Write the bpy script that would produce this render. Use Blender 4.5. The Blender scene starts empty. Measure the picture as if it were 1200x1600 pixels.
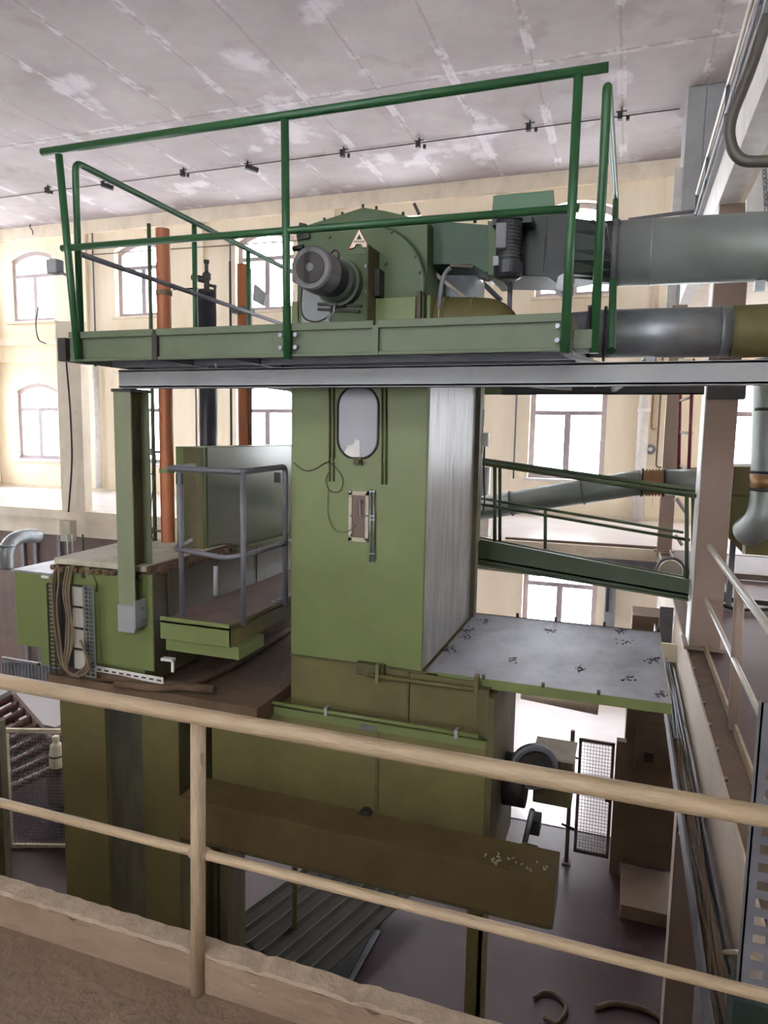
import bpy, bmesh, math, random
from mathutils import Vector, Matrix
random.seed(7)
COL = bpy.context.scene.collection
PI = math.pi
# ---------------------------------------------------------------- camera
YAW, PIT, ROL, FPX = 0.33584205, 0.11403204, 0.01767153, 1077.3
CAM = Vector((0, 0, 2.0))
cy, sy, cp, sp = math.cos(YAW), math.sin(YAW), math.cos(PIT), math.sin(PIT)
FW = Vector((-sy*cp, cy*cp, -sp)); r0 = Vector((cy, sy, 0)); u0 = r0.cross(FW)
RT = r0*math.cos(ROL) + u0*math.sin(ROL); UP = -r0*math.sin(ROL) + u0*math.cos(ROL)
cd = bpy.data.cameras.new('camera'); cam = bpy.data.objects.new('camera', cd); COL.objects.link(cam)
m = Matrix((RT, UP, -FW)).transposed().to_4x4(); m.translation = CAM; cam.matrix_world = m
cd.sensor_fit = 'VERTICAL'; cd.sensor_height = 36; cd.lens = FPX/1600*36; cd.clip_end = 300
bpy.context.scene.camera = cam

def at(px, py, ax, v):
    """measured point of the place: where the sight line through (px,py) meets a wall plane X, Y or Z = v"""
    d = FW + RT*((px-600)/FPX) - UP*((py-800)/FPX)
    i = 'XYZ'.index(ax); return CAM + d*((v-CAM[i])/d[i])

# ---------------------------------------------------------------- materials
def lin(h):
    h = h.lstrip('#'); o = []
    for i in (0, 2, 4):
        c = int(h[i:i+2], 16)/255; o.append(c/12.92 if c <= .04045 else ((c+.055)/1.055)**2.4)
    return (*o, 1)
MATS = {}
def mat(name, c1, c2=None, rough=.5, metal=0.0, scale=3.0, lo=.4, hi=.7, bump=0.0, bscale=30, stretch=None, spec=.5, c3=None, s3=1.0, t3=.6):
    if name in MATS: return MATS[name]
    M = bpy.data.materials.new(name); M.use_nodes = True; N = M.node_tree.nodes; L = M.node_tree.links
    b = N['Principled BSDF']; b.inputs['Roughness'].default_value = rough; b.inputs['Metallic'].default_value = metal
    b.inputs['Specular IOR Level'].default_value = spec
    tc = N.new('ShaderNodeTexCoord'); mp = N.new('ShaderNodeMapping'); L.new(tc.outputs['Object'], mp.inputs[0])
    if stretch: mp.inputs['Scale'].default_value = stretch
    col = None
    if c2:
        n = N.new('ShaderNodeTexNoise'); n.inputs['Scale'].default_value = scale; n.inputs['Detail'].default_value = 8; n.inputs['Roughness'].default_value = .65
        L.new(mp.outputs[0], n.inputs['Vector'])
        r = N.new('ShaderNodeValToRGB'); r.color_ramp.elements[0].position = lo; r.color_ramp.elements[1].position = hi
        r.color_ramp.elements[0].color = lin(c1); r.color_ramp.elements[1].color = lin(c2)
        L.new(n.outputs['Fac'], r.inputs[0]); col = r.outputs[0]
        if c3:
            n2 = N.new('ShaderNodeTexNoise'); n2.inputs['Scale'].default_value = s3; n2.inputs['Detail'].default_value = 6; n2.inputs['Roughness'].default_value = .7
            L.new(mp.outputs[0], n2.inputs['Vector'])
            r2 = N.new('ShaderNodeValToRGB'); r2.color_ramp.elements[0].position = t3; r2.color_ramp.elements[1].position = t3+.08
            L.new(n2.outputs['Fac'], r2.inputs[0])
            mx = N.new('ShaderNodeMix'); mx.data_type = 'RGBA'; L.new(r2.outputs[0], mx.inputs[0]); L.new(col, mx.inputs[6]); mx.inputs[7].default_value = lin(c3)
            col = mx.outputs[2]
        L.new(col, b.inputs['Base Color'])
    else: b.inputs['Base Color'].default_value = lin(c1)
    if bump:
        n = N.new('ShaderNodeTexNoise'); n.inputs['Scale'].default_value = bscale; n.inputs['Detail'].default_value = 5
        L.new(mp.outputs[0], n.inputs['Vector']); bp = N.new('ShaderNodeBump'); bp.inputs['Strength'].default_value = bump; bp.inputs['Distance'].default_value = .02
        L.new(n.outputs['Fac'], bp.inputs['Height']); L.new(bp.outputs[0], b.inputs['Normal'])
    MATS[name] = M; return M
mat('olive', '#717d4c', '#677144', .42, 0, 1.6, .35, .7, c3='#676a48', s3=9, t3=.7)
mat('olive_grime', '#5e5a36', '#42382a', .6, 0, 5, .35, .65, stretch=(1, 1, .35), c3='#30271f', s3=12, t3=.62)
mat('olive_dusty_dim', '#6b653c', '#5a5133', .62, 0, 1.3, .4, .7, c3='#6d614a', s3=7, t3=.66)  # dusty olive, browned further to carry the weak light low on the machine
mat('fan_green', '#43582f', '#3c4f2a', .45, 0, 2.2, .35, .7)
mat('duct_green', '#22452b', '#1f3e27', .45, 0, 2, .3, .7)
mat('rail_green', '#2b5a35', '#264f31', .38, 0, 4)
mat('frame_green', '#5d6951', '#525e47', .5, 0, 3, .35, .7, c3='#4f5b4b', s3=14, t3=.66)
mat('bridge_green', '#4b5b3f', '#434f38', .5, 0, 3, .4, .7)
mat('beam_grey', '#9a9c9f', '#8b8d90', .5, 0, 2.5, .35, .7)
mat('duct_grey', '#969d9a', '#868e88', .4, .3, 1.6, .4, .7, c3='#6d7472', s3=20, t3=.7)
mat('galv', '#9a9ea2', '#83888d', .4, .6, 5, .35, .65)
mat('steel_scraped', '#a3a3a2', '#7f7f80', .45, .35, 3.0, .35, .68, stretch=(3, 3, .5), c3='#63646a', s3=3.5, t3=.6)
mat('steel_dark', '#3b3836', '#2c2a2a', .55, .3, 6)
mat('iron_grey', '#74747a', '#62626a', .5, .2, 5)
mat('motor_grey', '#77767a', '#615f64', .55, 0, 5)
mat('motor_dark', '#34373a', '#27292d', .5, 0, 5)
mat('motor_green', '#5a6454', '#4e574a', .5, 0, 5)
mat('damper_dark', '#22322b', '#1e2b26', .45, 0, 3)
mat('gloss_green', '#545e4a', '#4b5544', .18, .1, 2, .35, .7)
mat('post_olive', '#80866a', '#727860', .5, 0, 3, .35, .7, stretch=(1, 1, .4))
mat('press_side_shaded', '#514730', '#3f3626', .55, 0, 3, .35, .7)
mat('sheet_dark', '#302d22', '#25231b', .75, 0, 4)
mat('pipe_brown', '#5d5953', '#504c47', .45, .2, 4)
mat('hood_brown', '#6e5f3c', '#5c4c32', .65, 0, 2, .35, .7)
mat('gallery_paint', '#c2b3a2', '#ad9c8c', .65, 0, 3, .35, .7, stretch=(1, .5, 1), c3='#7b695c', s3=7, t3=.66)
mat('black_paint', '#2e3038', '#25262c', .35, 0, 4)
mat('orange', '#b56d47', '#9f5a40', .45, 0, 3, .4, .7, stretch=(1, 1, .2))
mat('beige_rail', '#ad987c', '#937e64', .5, 0, 7, .35, .7, bump=.3, bscale=40, stretch=(.6, 3, 3), c3='#7c664e', s3=11, t3=.64)
mat('beige_post', '#a6927a', '#8c785f', .5, 0, 9, .35, .7, bump=.3, bscale=40, stretch=(3, 3, .5), c3='#6b563f', s3=13, t3=.62)
mat('white_rail', '#b9b4aa', '#aba599', .35, 0, 7, .35, .7)
mat('column_paint', '#978378', '#8e796c', .6, 0, 3, .35, .7, stretch=(1, 1, .5), c3='#6f5a50', s3=9, t3=.68)
mat('cream', '#efe3cd', '#e4d6bc', .8, 0, 1.2, .35, .7, stretch=(1.6, 1, .35), c3='#cbbb9f', s3=2.2, t3=.66)
mat('trim_cream', '#e6dac8', '#d2c5b1', .75, 0, 2.5, .35, .7, stretch=(1, 1, .6), c3='#8d7c6a', s3=4, t3=.66)
mat('concrete_floor', '#7d6a59', '#6c5a4b', .75, 0, 1.8, .35, .7, bump=.5, bscale=25, c3='#8d7863', s3=3.2, t3=.6)
mat('kerb', '#8f7865', '#74604f', .85, 0, 5, .3, .7, bump=1.0, bscale=22, stretch=(.5, 1, 1), c3='#b19d86', s3=6, t3=.64)
mat('kerb_top', '#ab9985', '#8c7a68', .85, 0, 9, .3, .7, bump=1.0, bscale=22)
mat('red_floor', '#453033', '#362427', .36, 0, .7, .35, .7, spec=.3, bump=.12, bscale=6, c3='#5a474a', s3=1.1, t3=.6)
mat('deck_floor', '#e6e2e4', '#dad5d7', .18, 0, .8, .35, .7, c3='#b5a9a6', s3=1.4, t3=.7)
mat('right_floor', '#5e4744', '#4e3938', .62, 0, 1.0, .35, .7, bump=.1, bscale=8, c3='#6f5a57', s3=1.6, t3=.62)
mat('dusty_metal', '#a9abb6', '#7b7c85', .4, .1, 2.6, .35, .7, c3='#63605e', s3=5, t3=.66, stretch=(1, .7, 1))
mat('dust_brown', '#6d5644', '#52402f', .85, 0, 4, .3, .7, bump=.6, bscale=18)
mat('slab_pale', '#c6bfae', '#aaa18d', .8, 0, 6, .3, .7, bump=.3, c3='#7d715f', s3=9, t3=.62)
mat('window_paint', '#a0959a', '#92878c', .6, 0, 5)
mat('white_paint', '#dedbd8', '#c9c5c1', .5, 0, 5)
mat('brown_panel', '#75625a', '#63514a', .7, 0, 2)
mat('door_brown', '#7d6c5a', '#6d5c4c', .7, 0, 2, c3='#4d4035', s3=6, t3=.68)
mat('red_paint', '#7c2630', '#641f28', .5, 0, 5)
mat('cable_dark', '#4b4039', '#3b322c', .7, 0, 5)
mat('cable_light', '#b5a88e', '#9a8c70', .6, 0, 8)
mat('cable_brown', '#7d6c5b', '#665545', .7, 0, 8)
mat('rubber', '#2a2422', None, .6)
mat('logo_white', '#e8dccb', None, .5)
mat('logo_red', '#b5422c', None, .5)
mat('plastic_white', '#dcd3bc', '#c9bfa6', .5, 0, 6)
mat('board_blue', '#b4ccd2', None, .5)
mat('roller_brown', '#6a4b42', '#54382f', .5, .2, 6, stretch=(.3, 3, 3))
mat('copper', '#b08a62', '#8d6c4c', .4, .5, 8)
mat('mint', '#7f9c7e', '#6d896c', .5, 0, 3)

def glass():
    M = bpy.data.materials.new('glass'); M.use_nodes = True; N = M.node_tree.nodes; L = M.node_tree.links; N.clear()
    o = N.new('ShaderNodeOutputMaterial'); mx = N.new('ShaderNodeMixShader'); t = N.new('ShaderNodeBsdfTransparent'); g = N.new('ShaderNodeBsdfGlossy')
    g.inputs['Roughness'].default_value = .05; t.inputs[0].default_value = (.95, .97, 1, 1); mx.inputs[0].default_value = .06
    L.new(t.outputs[0], mx.inputs[1]); L.new(g.outputs[0], mx.inputs[2]); L.new(mx.outputs[0], o.inputs[0]); MATS['glass'] = M
    M = bpy.data.materials.new('sight_glass'); M.use_nodes = True; b = M.node_tree.nodes['Principled BSDF']
    b.inputs['Base Color'].default_value = lin('#68646b'); b.inputs['Roughness'].default_value = .25; b.inputs['Metallic'].default_value = 0; MATS['sight_glass'] = M
glass()
def ceiling_mat():
    M = bpy.data.materials.new('ceiling_concrete'); M.use_nodes = True; N = M.node_tree.nodes; L = M.node_tree.links
    b = N['Principled BSDF']; b.inputs['Roughness'].default_value = .9
    tc = N.new('ShaderNodeTexCoord'); V = tc.outputs['Object']
    def noise(s, d=8, r=.65, st=None, off=(0, 0, 0)):
        mp = N.new('ShaderNodeMapping'); L.new(V, mp.inputs[0]); mp.inputs['Location'].default_value = off
        if st: mp.inputs['Scale'].default_value = st
        n = N.new('ShaderNodeTexNoise'); n.inputs['Scale'].default_value = s; n.inputs['Detail'].default_value = d; n.inputs['Roughness'].default_value = r
        L.new(mp.outputs[0], n.inputs['Vector']); return n.outputs['Fac']
    def ramp(f, a, b2, ca='#000000', cb='#ffffff'):
        r = N.new('ShaderNodeValToRGB'); r.color_ramp.elements[0].position = a; r.color_ramp.elements[1].position = b2
        r.color_ramp.elements[0].color = lin(ca); r.color_ramp.elements[1].color = lin(cb); L.new(f, r.inputs[0]); return r.outputs[0]
    def mix(f, a, c):
        x = N.new('ShaderNodeMix'); x.data_type = 'RGBA'; L.new(f, x.inputs[0]); L.new(a, x.inputs[6]); x.inputs[7].default_value = lin(c); return x.outputs[2]
    def M2(op, a, b2=None):
        x = N.new('ShaderNodeMath'); x.operation = op
        for i, q in enumerate((a, b2)):
            if q is None: continue
            if isinstance(q, (int, float)): x.inputs[i].default_value = q
            else: L.new(q, x.inputs[i])
        return x.outputs[0]
    base = ramp(noise(.45, 6, .6), .35, .7, '#a29a9b', '#8a8183')
    sx = N.new('ShaderNodeSeparateXYZ'); L.new(V, sx.inputs[0])
    nz = noise(2.2, 6, .7)
    # panel joints every 1.42 m across X and 5.8 m along Y
    wob = M2('MULTIPLY', M2('SUBTRACT', nz, .5), .1)
    fx = M2('ABSOLUTE', M2('SUBTRACT', M2('FRACT', M2('DIVIDE', M2('ADD', M2('ADD', sx.outputs[0], .62+142+.71), wob), 1.42)), .5))
    fy = M2('ABSOLUTE', M2('SUBTRACT', M2('FRACT', M2('DIVIDE', M2('ADD', M2('ADD', sx.outputs[1], 58-11.6+2.9), wob), 5.8)), .5))
    jx = M2('LESS_THAN', fx, .016); jy = M2('LESS_THAN', fy, .004)
    jxp = M2('MULTIPLY', M2('LESS_THAN', fx, .06), ramp(noise(1.1, 9, .75, (1, .6, 1), (3, 1, 0)), .50, .56))
    jyp = M2('MULTIPLY', M2('LESS_THAN', fy, .02), ramp(noise(1.3, 9, .75), .50, .56))
    patch = ramp(noise(.6, 7, .55, (1, .8, 1), (7, 2, 0)), .585, .64)
    c = mix(M2('MULTIPLY', ramp(noise(.9, 7, .6, None, (2, 9, 0)), .58, .72), .6), base, '#7f6f70')
    c = mix(M2('MULTIPLY', jx, .35), c, '#77686a'); c = mix(M2('MULTIPLY', jy, .55), c, '#77686a')
    c = mix(M2('MULTIPLY', jxp, .6), c, '#c0bbc1'); c = mix(M2('MULTIPLY', jyp, .5), c, '#c0bbc1')
    c = mix(M2('MULTIPLY', patch, .6), c, '#c2bdc4')
    L.new(c, b.inputs['Base Color'])
    bp = N.new('ShaderNodeBump'); bp.inputs['Strength'].default_value = .35; bp.inputs['Distance'].default_value = .03
    L.new(noise(3, 8), bp.inputs['Height']); L.new(bp.outputs[0], b.inputs['Normal']); MATS['ceiling'] = M
ceiling_mat()

# ---------------------------------------------------------------- mesh builder
def V3(*a): return Vector(a)
class MB:
    def __init__(s): s.bm = bmesh.new()
    def box(s, x0, x1, y0, y1, z0, z1):
        v = [s.bm.verts.new((x, y, z)) for z in (min(z0, z1), max(z0, z1)) for y in (min(y0, y1), max(y0, y1)) for x in (min(x0, x1), max(x0, x1))]
        for f in ((0, 2, 3, 1), (4, 5, 7, 6), (0, 1, 5, 4), (2, 6, 7, 3), (0, 4, 6, 2), (1, 3, 7, 5)): s.bm.faces.new([v[i] for i in f])
        return s
    def hexa(s, p):   # 8 points: bottom loop 4, top loop 4
        v = [s.bm.verts.new(q) for q in p]
        for f in ((3, 2, 1, 0), (4, 5, 6, 7), (0, 1, 5, 4), (1, 2, 6, 5), (2, 3, 7, 6), (3, 0, 4, 7)): s.bm.faces.new([v[i] for i in f])
        return s
    def bar(s, a, b, w, h, up=(0, 0, 1)):
        a, b = Vector(a), Vector(b); d = (b-a).normalized(); u = Vector(up)
        if abs(d.dot(u)) > .95: u = Vector((0, 1, 0))
        x = d.cross(u).normalized(); u = x.cross(d)
        c = [(-x*w/2-u*h/2), (x*w/2-u*h/2), (x*w/2+u*h/2), (-x*w/2+u*h/2)]
        return s.hexa([a+q for q in c]+[b+q for q in c])
    def tube(s, pts, r, seg=10, cap=True, radii=None):
        pts = [Vector(p) for p in pts]; rings = []; n = len(pts); prev = None
        for i, p in enumerate(pts):
            d = (pts[min(i+1, n-1)]-pts[max(i-1, 0)]).normalized()
            if prev is None:
                a = Vector((0, 0, 1)) if abs(d.z) < .9 else Vector((1, 0, 0)); x = d.cross(a).normalized()
            else:
                x = (prev-d*prev.dot(d)).normalized()
            prev = x; y = d.cross(x); rr = radii[i] if radii else r
            rings.append([s.bm.verts.new(p+(x*math.cos(t)+y*math.sin(t))*rr) for t in [2*PI*k/seg for k in range(seg)]])
        for a, b in zip(rings, rings[1:]):
            for k in range(seg):
                f = s.bm.faces.new((a[k], a[(k+1) % seg], b[(k+1) % seg], b[k])); f.smooth = True
        if cap: s.bm.faces.new(rings[0][::-1]); s.bm.faces.new(rings[-1])
        return s
    def cyl(s, a, b, r, r2=None, seg=20): return s.tube([a, b], r, seg, radii=[r, r if r2 is None else r2])
    def lathe(s, a, d, prof, seg=24):   # prof: (dist along d, radius)
        a = Vector(a); d = Vector(d).normalized(); q = Vector((0, 0, 1)) if abs(d.z) < .9 else Vector((1, 0, 0)); x = d.cross(q).normalized(); y = d.cross(x); rings = []
        for t, r in prof: rings.append([s.bm.verts.new(a+d*t+(x*math.cos(w)+y*math.sin(w))*max(r, .0005)) for w in [2*PI*k/seg for k in range(seg)]])
        for A, B in zip(rings, rings[1:]):
            for k in range(seg):
                f = s.bm.faces.new((A[k], A[(k+1) % seg], B[(k+1) % seg], B[k]))
        s.bm.faces.new(rings[0][::-1]); s.bm.faces.new(rings[-1]); return s
    def prism(s, pts, off):   # polygon (3d points) extruded by vector
        off = Vector(off); A = [s.bm.verts.new(p) for p in pts]; B = [s.bm.verts.new(Vector(p)+off) for p in pts]; n = len(A)
        s.bm.faces.new(A[::-1]); s.bm.faces.new(B)
        for k in range(n): s.bm.faces.new((A[k], A[(k+1) % n], B[(k+1) % n], B[k]))
        return s
    def bolt(s, p, r=.014, d=(0, -1, 0), h=.014): p = Vector(p); return s.tube([p, p+Vector(d)*h], r, 6)
    def build(s, name, m, parent=None, bevel=0, kind=None):
        me = bpy.data.meshes.new(name); bmesh.ops.recalc_face_normals(s.bm, faces=s.bm.faces)
        o = bpy.data.objects.new(name, me); COL.objects.link(o)
        if parent is not None:
            off = Vector(parent['wloc']); o.parent = parent; o['wloc'] = parent['wloc']
        else:
            vs = [v.co for v in s.bm.verts]
            off = Vector(((min(v.x for v in vs)+max(v.x for v in vs))/2, (min(v.y for v in vs)+max(v.y for v in vs))/2, min(v.z for v in vs)))
            o.location = off; o['wloc'] = tuple(off)
        bmesh.ops.translate(s.bm, verts=s.bm.verts, vec=-off); s.bm.to_mesh(me); s.bm.free()
        me.materials.append(MATS[m]); 
        if bevel:
            b = o.modifiers.new('bevel', 'BEVEL'); b.width = bevel; b.segments = 2; b.limit_method = 'ANGLE'; b.angle_limit = .9
        if kind: o['kind'] = kind
        return o
def tag(o, label, cat, group=None):
    o['label'] = label; o['category'] = cat
    if group: o['group'] = group
    return o
def thing(name, loc, label, cat, group=None):
    o = bpy.data.objects.new(name, None); COL.objects.link(o); o.location = loc; o['wloc'] = tuple(loc); o.empty_display_size = .1
    return tag(o, label, cat, group)
def struct(name, loc):
    o = bpy.data.objects.new(name, None); COL.objects.link(o); o.location = loc; o['wloc'] = tuple(loc); o['kind'] = 'structure'; return o
def dup(root, loc, label=None):
    c = root.copy(); COL.objects.link(c); c.location = loc
    if label: c['label'] = label
    for ch in list(root.children):
        d = ch.copy(); COL.objects.link(d); d.parent = c
        for g in ch.children:
            e = g.copy(); COL.objects.link(e); e.parent = d
    return c
def bend(pts, r=.06, n=5):
    """round the corners of a polyline"""
    pts = [Vector(p) for p in pts]; out = [pts[0]]
    for a, b, c in zip(pts, pts[1:], pts[2:]):
        d1 = (a-b); d2 = (c-b); rr = min(r, d1.length*.45, d2.length*.45); p = b+d1.normalized()*rr; q = b+d2.normalized()*rr
        for k in range(n+1):
            t = k/n; out.append(p*(1-t)**2+b*2*t*(1-t)+q*t*t)
    return out+[pts[-1]]
def curve(pts, n=8):
    """catmull-rom through points"""
    P = [Vector(p) for p in pts]; P = [P[0]*2-P[1]]+P+[P[-1]*2-P[-2]]; out = []
    for i in range(1, len(P)-2):
        for k in range(n):
            t = k/n; a, b, c, d = P[i-1:i+3]
            out.append(.5*((2*b)+(c-a)*t+(2*a-5*b+4*c-d)*t*t+(3*b-a-3*c+d)*t**3))
    return out+[P[-2]]

# ================================================================ SETTING
GZ = -4.7; WY = 17.8; XL = -20.0; XR = 9.0; YB = -4.5; CZ = 8.3
MB().box(XL, XR, YB, WY+.4, GZ-.2, GZ).build('floor', 'red_floor', kind='structure')
MB().box(XL, XR, 11.6, WY, GZ, GZ+.012).build('floor', 'deck_floor', kind='structure')  # pale glossy strip on the red floor; window glare put into its colour
MB().box(XL, XR, YB, 2.0, -.35, 0).build('floor', 'concrete_floor', kind='structure')
MB().box(.82, XR, 2.0, 13.3, -.2, -.02).build('floor', 'right_floor', kind='structure')
MB().box(XL, XR, 13.3, WY, -.2, 0).build('floor', 'deck_floor', kind='structure')
MB().box(.82, XR, 2.0, WY, 4.25, 4.45).build('floor', 'trim_cream', kind='structure')   # slab of the upper gallery on the right
MB().box(XL, XR, YB, WY+.4, CZ, CZ+.3).build('ceiling', 'ceiling', kind='structure')
# kerb under the camera-side railing
k = MB()
xs = [XL]+[-4.5+.035*i for i in range(160)]+[XR]
for z0, z1, nm, m_ in ((0, .135, 'trim_1', 'kerb'), (.135, .155, 'trim_2', 'kerb_top')):
    b = MB(); R = []
    for x in xs:
        j = random.uniform(-.003, .003); q = random.uniform(-.004, .002)-(.012 if random.random() < .05 else 0)
        R.append([b.bm.verts.new(p) for p in ((x, 1.925+(j if z0 else 0), z0), (x, 1.925+j, z1+q), (x, 2.0+j, z1+q*.5), (x, 2.0, z0))])
    for A, B in zip(R, R[1:]):
        for i in range(4): b.bm.faces.new((A[i], A[(i+1) % 4], B[(i+1) % 4], B[i]))
    b.bm.faces.new(R[0]); b.bm.faces.new(R[-1][::-1]); b.build(nm, m_, kind='structure')
# deck edge beam of the far gallery
MB().box(XL, .6, 13.12, 13.3, -.62, -.2).build('trim_3', 'trim_cream', kind='structure')
MB().box(XL, .6, 13.05, 13.3, -.2, .01).build('trim_4', 'trim_cream', kind='structure')
MB().box(.82, XR, 2.0, 2.2, -.5, -.2).build('trim_5', 'column_paint', kind='structure')

# walls with window openings
WIN_W, SILL, TOP = 1.85, .93, 3.43
def arch(cx, w, z0, z1, n=10, rise=.24):
    pts = [(cx-w/2, z0), (cx+w/2, z0), (cx+w/2, z1-rise)]
    for i in range(1, n):
        t = i/n; x = cx+w/2-w*t; pts.append((x, z1-rise+rise*4*t*(1-t)))
    return pts+[(cx-w/2, z1-rise)]
def wall(name, holes, u0, u1, plane, thick, levels, flip):
    """wall in (u,z) with arched holes; holes[level] = list of centre u"""
    b = MB()
    def pt(u, z, d): return (u, plane+d, z) if not flip else (plane+d, u, z)
    for (za, zb, sill, top), cs in zip(levels, holes):
        edges = [u0]+[x for c in cs for x in (c-WIN_W/2, c+WIN_W/2)]+[u1]
        for d in (0, thick):
            F = lambda pts: b.bm.faces.new([b.bm.verts.new(pt(u, z, d)) for u, z in pts])
            for i in range(0, len(edges), 2): F([(edges[i], za), (edges[i+1], za), (edges[i+1], zb), (edges[i], zb)])
            for c in cs:
                l, r_ = c-WIN_W/2, c+WIN_W/2; F([(l, za), (r_, za), (r_, sill), (l, sill)])
                a = arch(c, WIN_W, sill, top)[2:]
                for p, q in zip(a, a[1:]): F([p, (p[0], zb), (q[0], zb), q])
        for c in cs:
            a = arch(c, WIN_W, sill, top)
            for p, q in zip(a, a[1:]+a[:1]): b.bm.faces.new([b.bm.verts.new(pt(*x)) for x in ((*p, 0), (*q, 0), (*q, thick), (*p, thick))])
    bmesh.ops.remove_doubles(b.bm, verts=b.bm.verts, dist=.001)
    return b.build(name, 'cream', kind='structure')
LV = [(GZ, 0, -3.5, -.95), (0, 4.45, SILL, TOP), (4.45, CZ, 5.4, 7.62)]
WX = [-18.4+4.24*i for i in range(7)]
wall('wall_far', [WX, WX, WX], XL, XR, WY, .42, LV, False)
LY = [16.2, 12.0, 7.8, 3.6, -.6]
wall('wall_left', [LY[::-1][2:]]*3, YB, WY, XL, -.42, LV, True)
BX = WX[3:6]
BL = WX[3:5]
wall('wall_back', [[], BL, BX], XL, XR, YB, -.42, LV, False)
RY = [6.4, 10.6]
wall('wall_right', [[], RY, RY], YB, WY, XR, .42, LV, True)
# windows: built once per storey height, then copied
wn = [0]
def window(h, rot=False):
    wn[0] += 1
    o = struct('window_%d' % wn[0], (0, 0, 0)); b = MB(); w = WIN_W
    def loop(inset, d):
        a = arch(0, w-2*inset, inset, h-inset); return [b.bm.verts.new((x, d, z)) for x, z in a]
    A, B, C_, D = loop(0, 0), loop(.125, 0), loop(0, .07), loop(.125, .07); n = len(A)
    for i in range(n):
        j = (i+1) % n
        for p, q in ((A, B), (C_, D), (B, D), (A, C_)): b.bm.faces.new((p[i], p[j], q[j], q[i]))
    tz = h*.66
    b.box(-w/2+.05, w/2-.05, -.01, .08, tz-.055, tz+.055); b.box(-.075, .075, -.02, .08, .05, tz)
    b.box(-w/2, w/2, -.06, .0, .0, .05)
    b.build('window_frame', 'window_paint', o)
    g = MB(); a = arch(0, w-.1, .05, h-.05); g.bm.faces.new([g.bm.verts.new((x, .035, z)) for x, z in a]); g.build('glass_pane', 'glass', o)
    return o
def place(proto, loc, rz=0):
    if proto.get('used'): wn[0] += 1; o = dup(proto, loc); o.name = 'window_%d' % wn[0]
    else: proto['used'] = 1; o = proto; o.location = loc
    o.rotation_euler.z = rz
for za, zb, s_, t_ in LV:
    p = window(t_-s_)
    for c in WX: place(p, (c, WY+.2, s_))
    for c in LY[:3]: place(p, (XL-.2, c, s_), PI/2)
    if za > -1:
        for c in (BX if za > 4 else BL): place(p, (c, YB-.2, s_), PI)
    for c in (RY if za > -1 else []): place(p, (XR+.2, c, s_), -PI/2)
# wall relief: cornice, string courses, pilasters, sills
t = MB().box(XL, XR, WY-.14, WY, 7.93, CZ).build('trim_6', 'trim_cream', kind='structure')
MB().box(XL, XR, WY-.22, WY, 4.62, 4.86).build('trim_7', 'trim_cream', kind='structure')
MB().box(XL, XR, WY-.12, WY, 4.1, 4.62).build('trim_8', 'cream', kind='structure')
MB().box(XL, XR, WY-.1, WY, -.45, -.2).build('trim_9', 'trim_cream', kind='structure')
n = 10
for i in range(6):
    x = WX[i]+2.12+(0 if i != 2 else -.1)
    MB().box(x-.17, x+.17, WY-.09, WY, 4.86, 7.93).build('trim_%d' % n, 'cream', kind='structure'); n += 1
for c in WX:
    MB().box(c-WIN_W/2-.08, c+WIN_W/2+.08, WY-.09, WY+.15, 5.33, 5.4).build('trim_%d' % n, 'trim_cream', kind='structure'); n += 1
    MB().box(c-WIN_W/2-.08, c+WIN_W/2+.08, WY-.09, WY+.15, .86, .93).build('trim_%d' % n, 'white_paint', kind='structure'); n += 1
b = MB(); b.box(XL, XR, WY-.05, WY, 0, .09).build('baseboard_far', 'trim_cream', kind='structure')

# ================================================================ WALL SERVICES
def pipe(name, pts, r, m_, label, cat='pipe', group=None, seg=10, rad=.08):
    return tag(MB().tube(bend(pts, rad) if len(pts) > 2 else pts, r, seg).build(name, m_), label, cat, group)
a = at(1003, 700, 'Y', 17.62)
t = thing('drain_pipe', (a.x, 17.6, 0), 'thick white vertical drain pipe on the far wall right of the window', 'pipe')
MB().cyl((a.x, 17.62, .05), (a.x, 17.62, 4.1), .13, seg=16).build('pipe', 'white_paint', t)
MB().cyl((a.x, 17.62, 2.6), (a.x, 17.62, 2.72), .15, seg=16).build('collar', 'white_paint', t)
a = at(804, 700, 'Y', 17.75); pipe('conduit', [(a.x, 17.75, .9), (a.x, 17.75, 4.1)], .02, 'iron_grey', 'thin grey vertical conduit left of the large middle window', 'conduit')
for xx, z0, z1, lb in ((1016, 2.2, 4.1, 'short brown conduit just right of the white drain pipe'), (1044, 1.9, 4.1, 'short copper-brown conduit with a hooked end near the red ladder')):
    a = at(xx, 700, 'Y', 17.72); pipe('conduit', [(a.x, 17.72, z1), (a.x, 17.72, z0), (a.x+.12, 17.72, z0)], .022, 'copper', lb, 'conduit')
a = at(1027, 700, 'Y', 17.72); e = at(1090, 720, 'Y', 17.72)
pipe('conduit', [(a.x, 17.72, 4.1), (a.x, 17.72, 1.3), (e.x, 17.72, 1.3)], .022, 'cable_brown', 'L-shaped conduit running down then right behind the red ladder', 'conduit')
a = at(1016, 702, 'Y', 17.7); t = thing('wall_socket', a, 'small dark round switch box beside the white drain pipe', 'switch')
MB().cyl(a+V3(0, .06, 0), a-V3(0, .03, 0), .12, seg=14).build('housing', 'iron_grey', t); MB().cyl(a-V3(0, .03, 0), a-V3(0, .06, 0), .05, seg=10).build('knob', 'white_paint', t)
a = at(150, 680, 'Y', 17.6)
t = thing('downpipe', (a.x, 17.6, 0), 'white vertical downpipe on the far wall behind the pale column', 'pipe')
MB().cyl((a.x, 17.66, .1), (a.x, 17.66, 3.9), .1, seg=12).build('pipe', 'white_paint', t); MB().cyl((a.x, 17.66, 3.8), (a.x, 17.66, 4.15), .045, seg=8).build('bracket', 'steel_dark', t)
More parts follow.
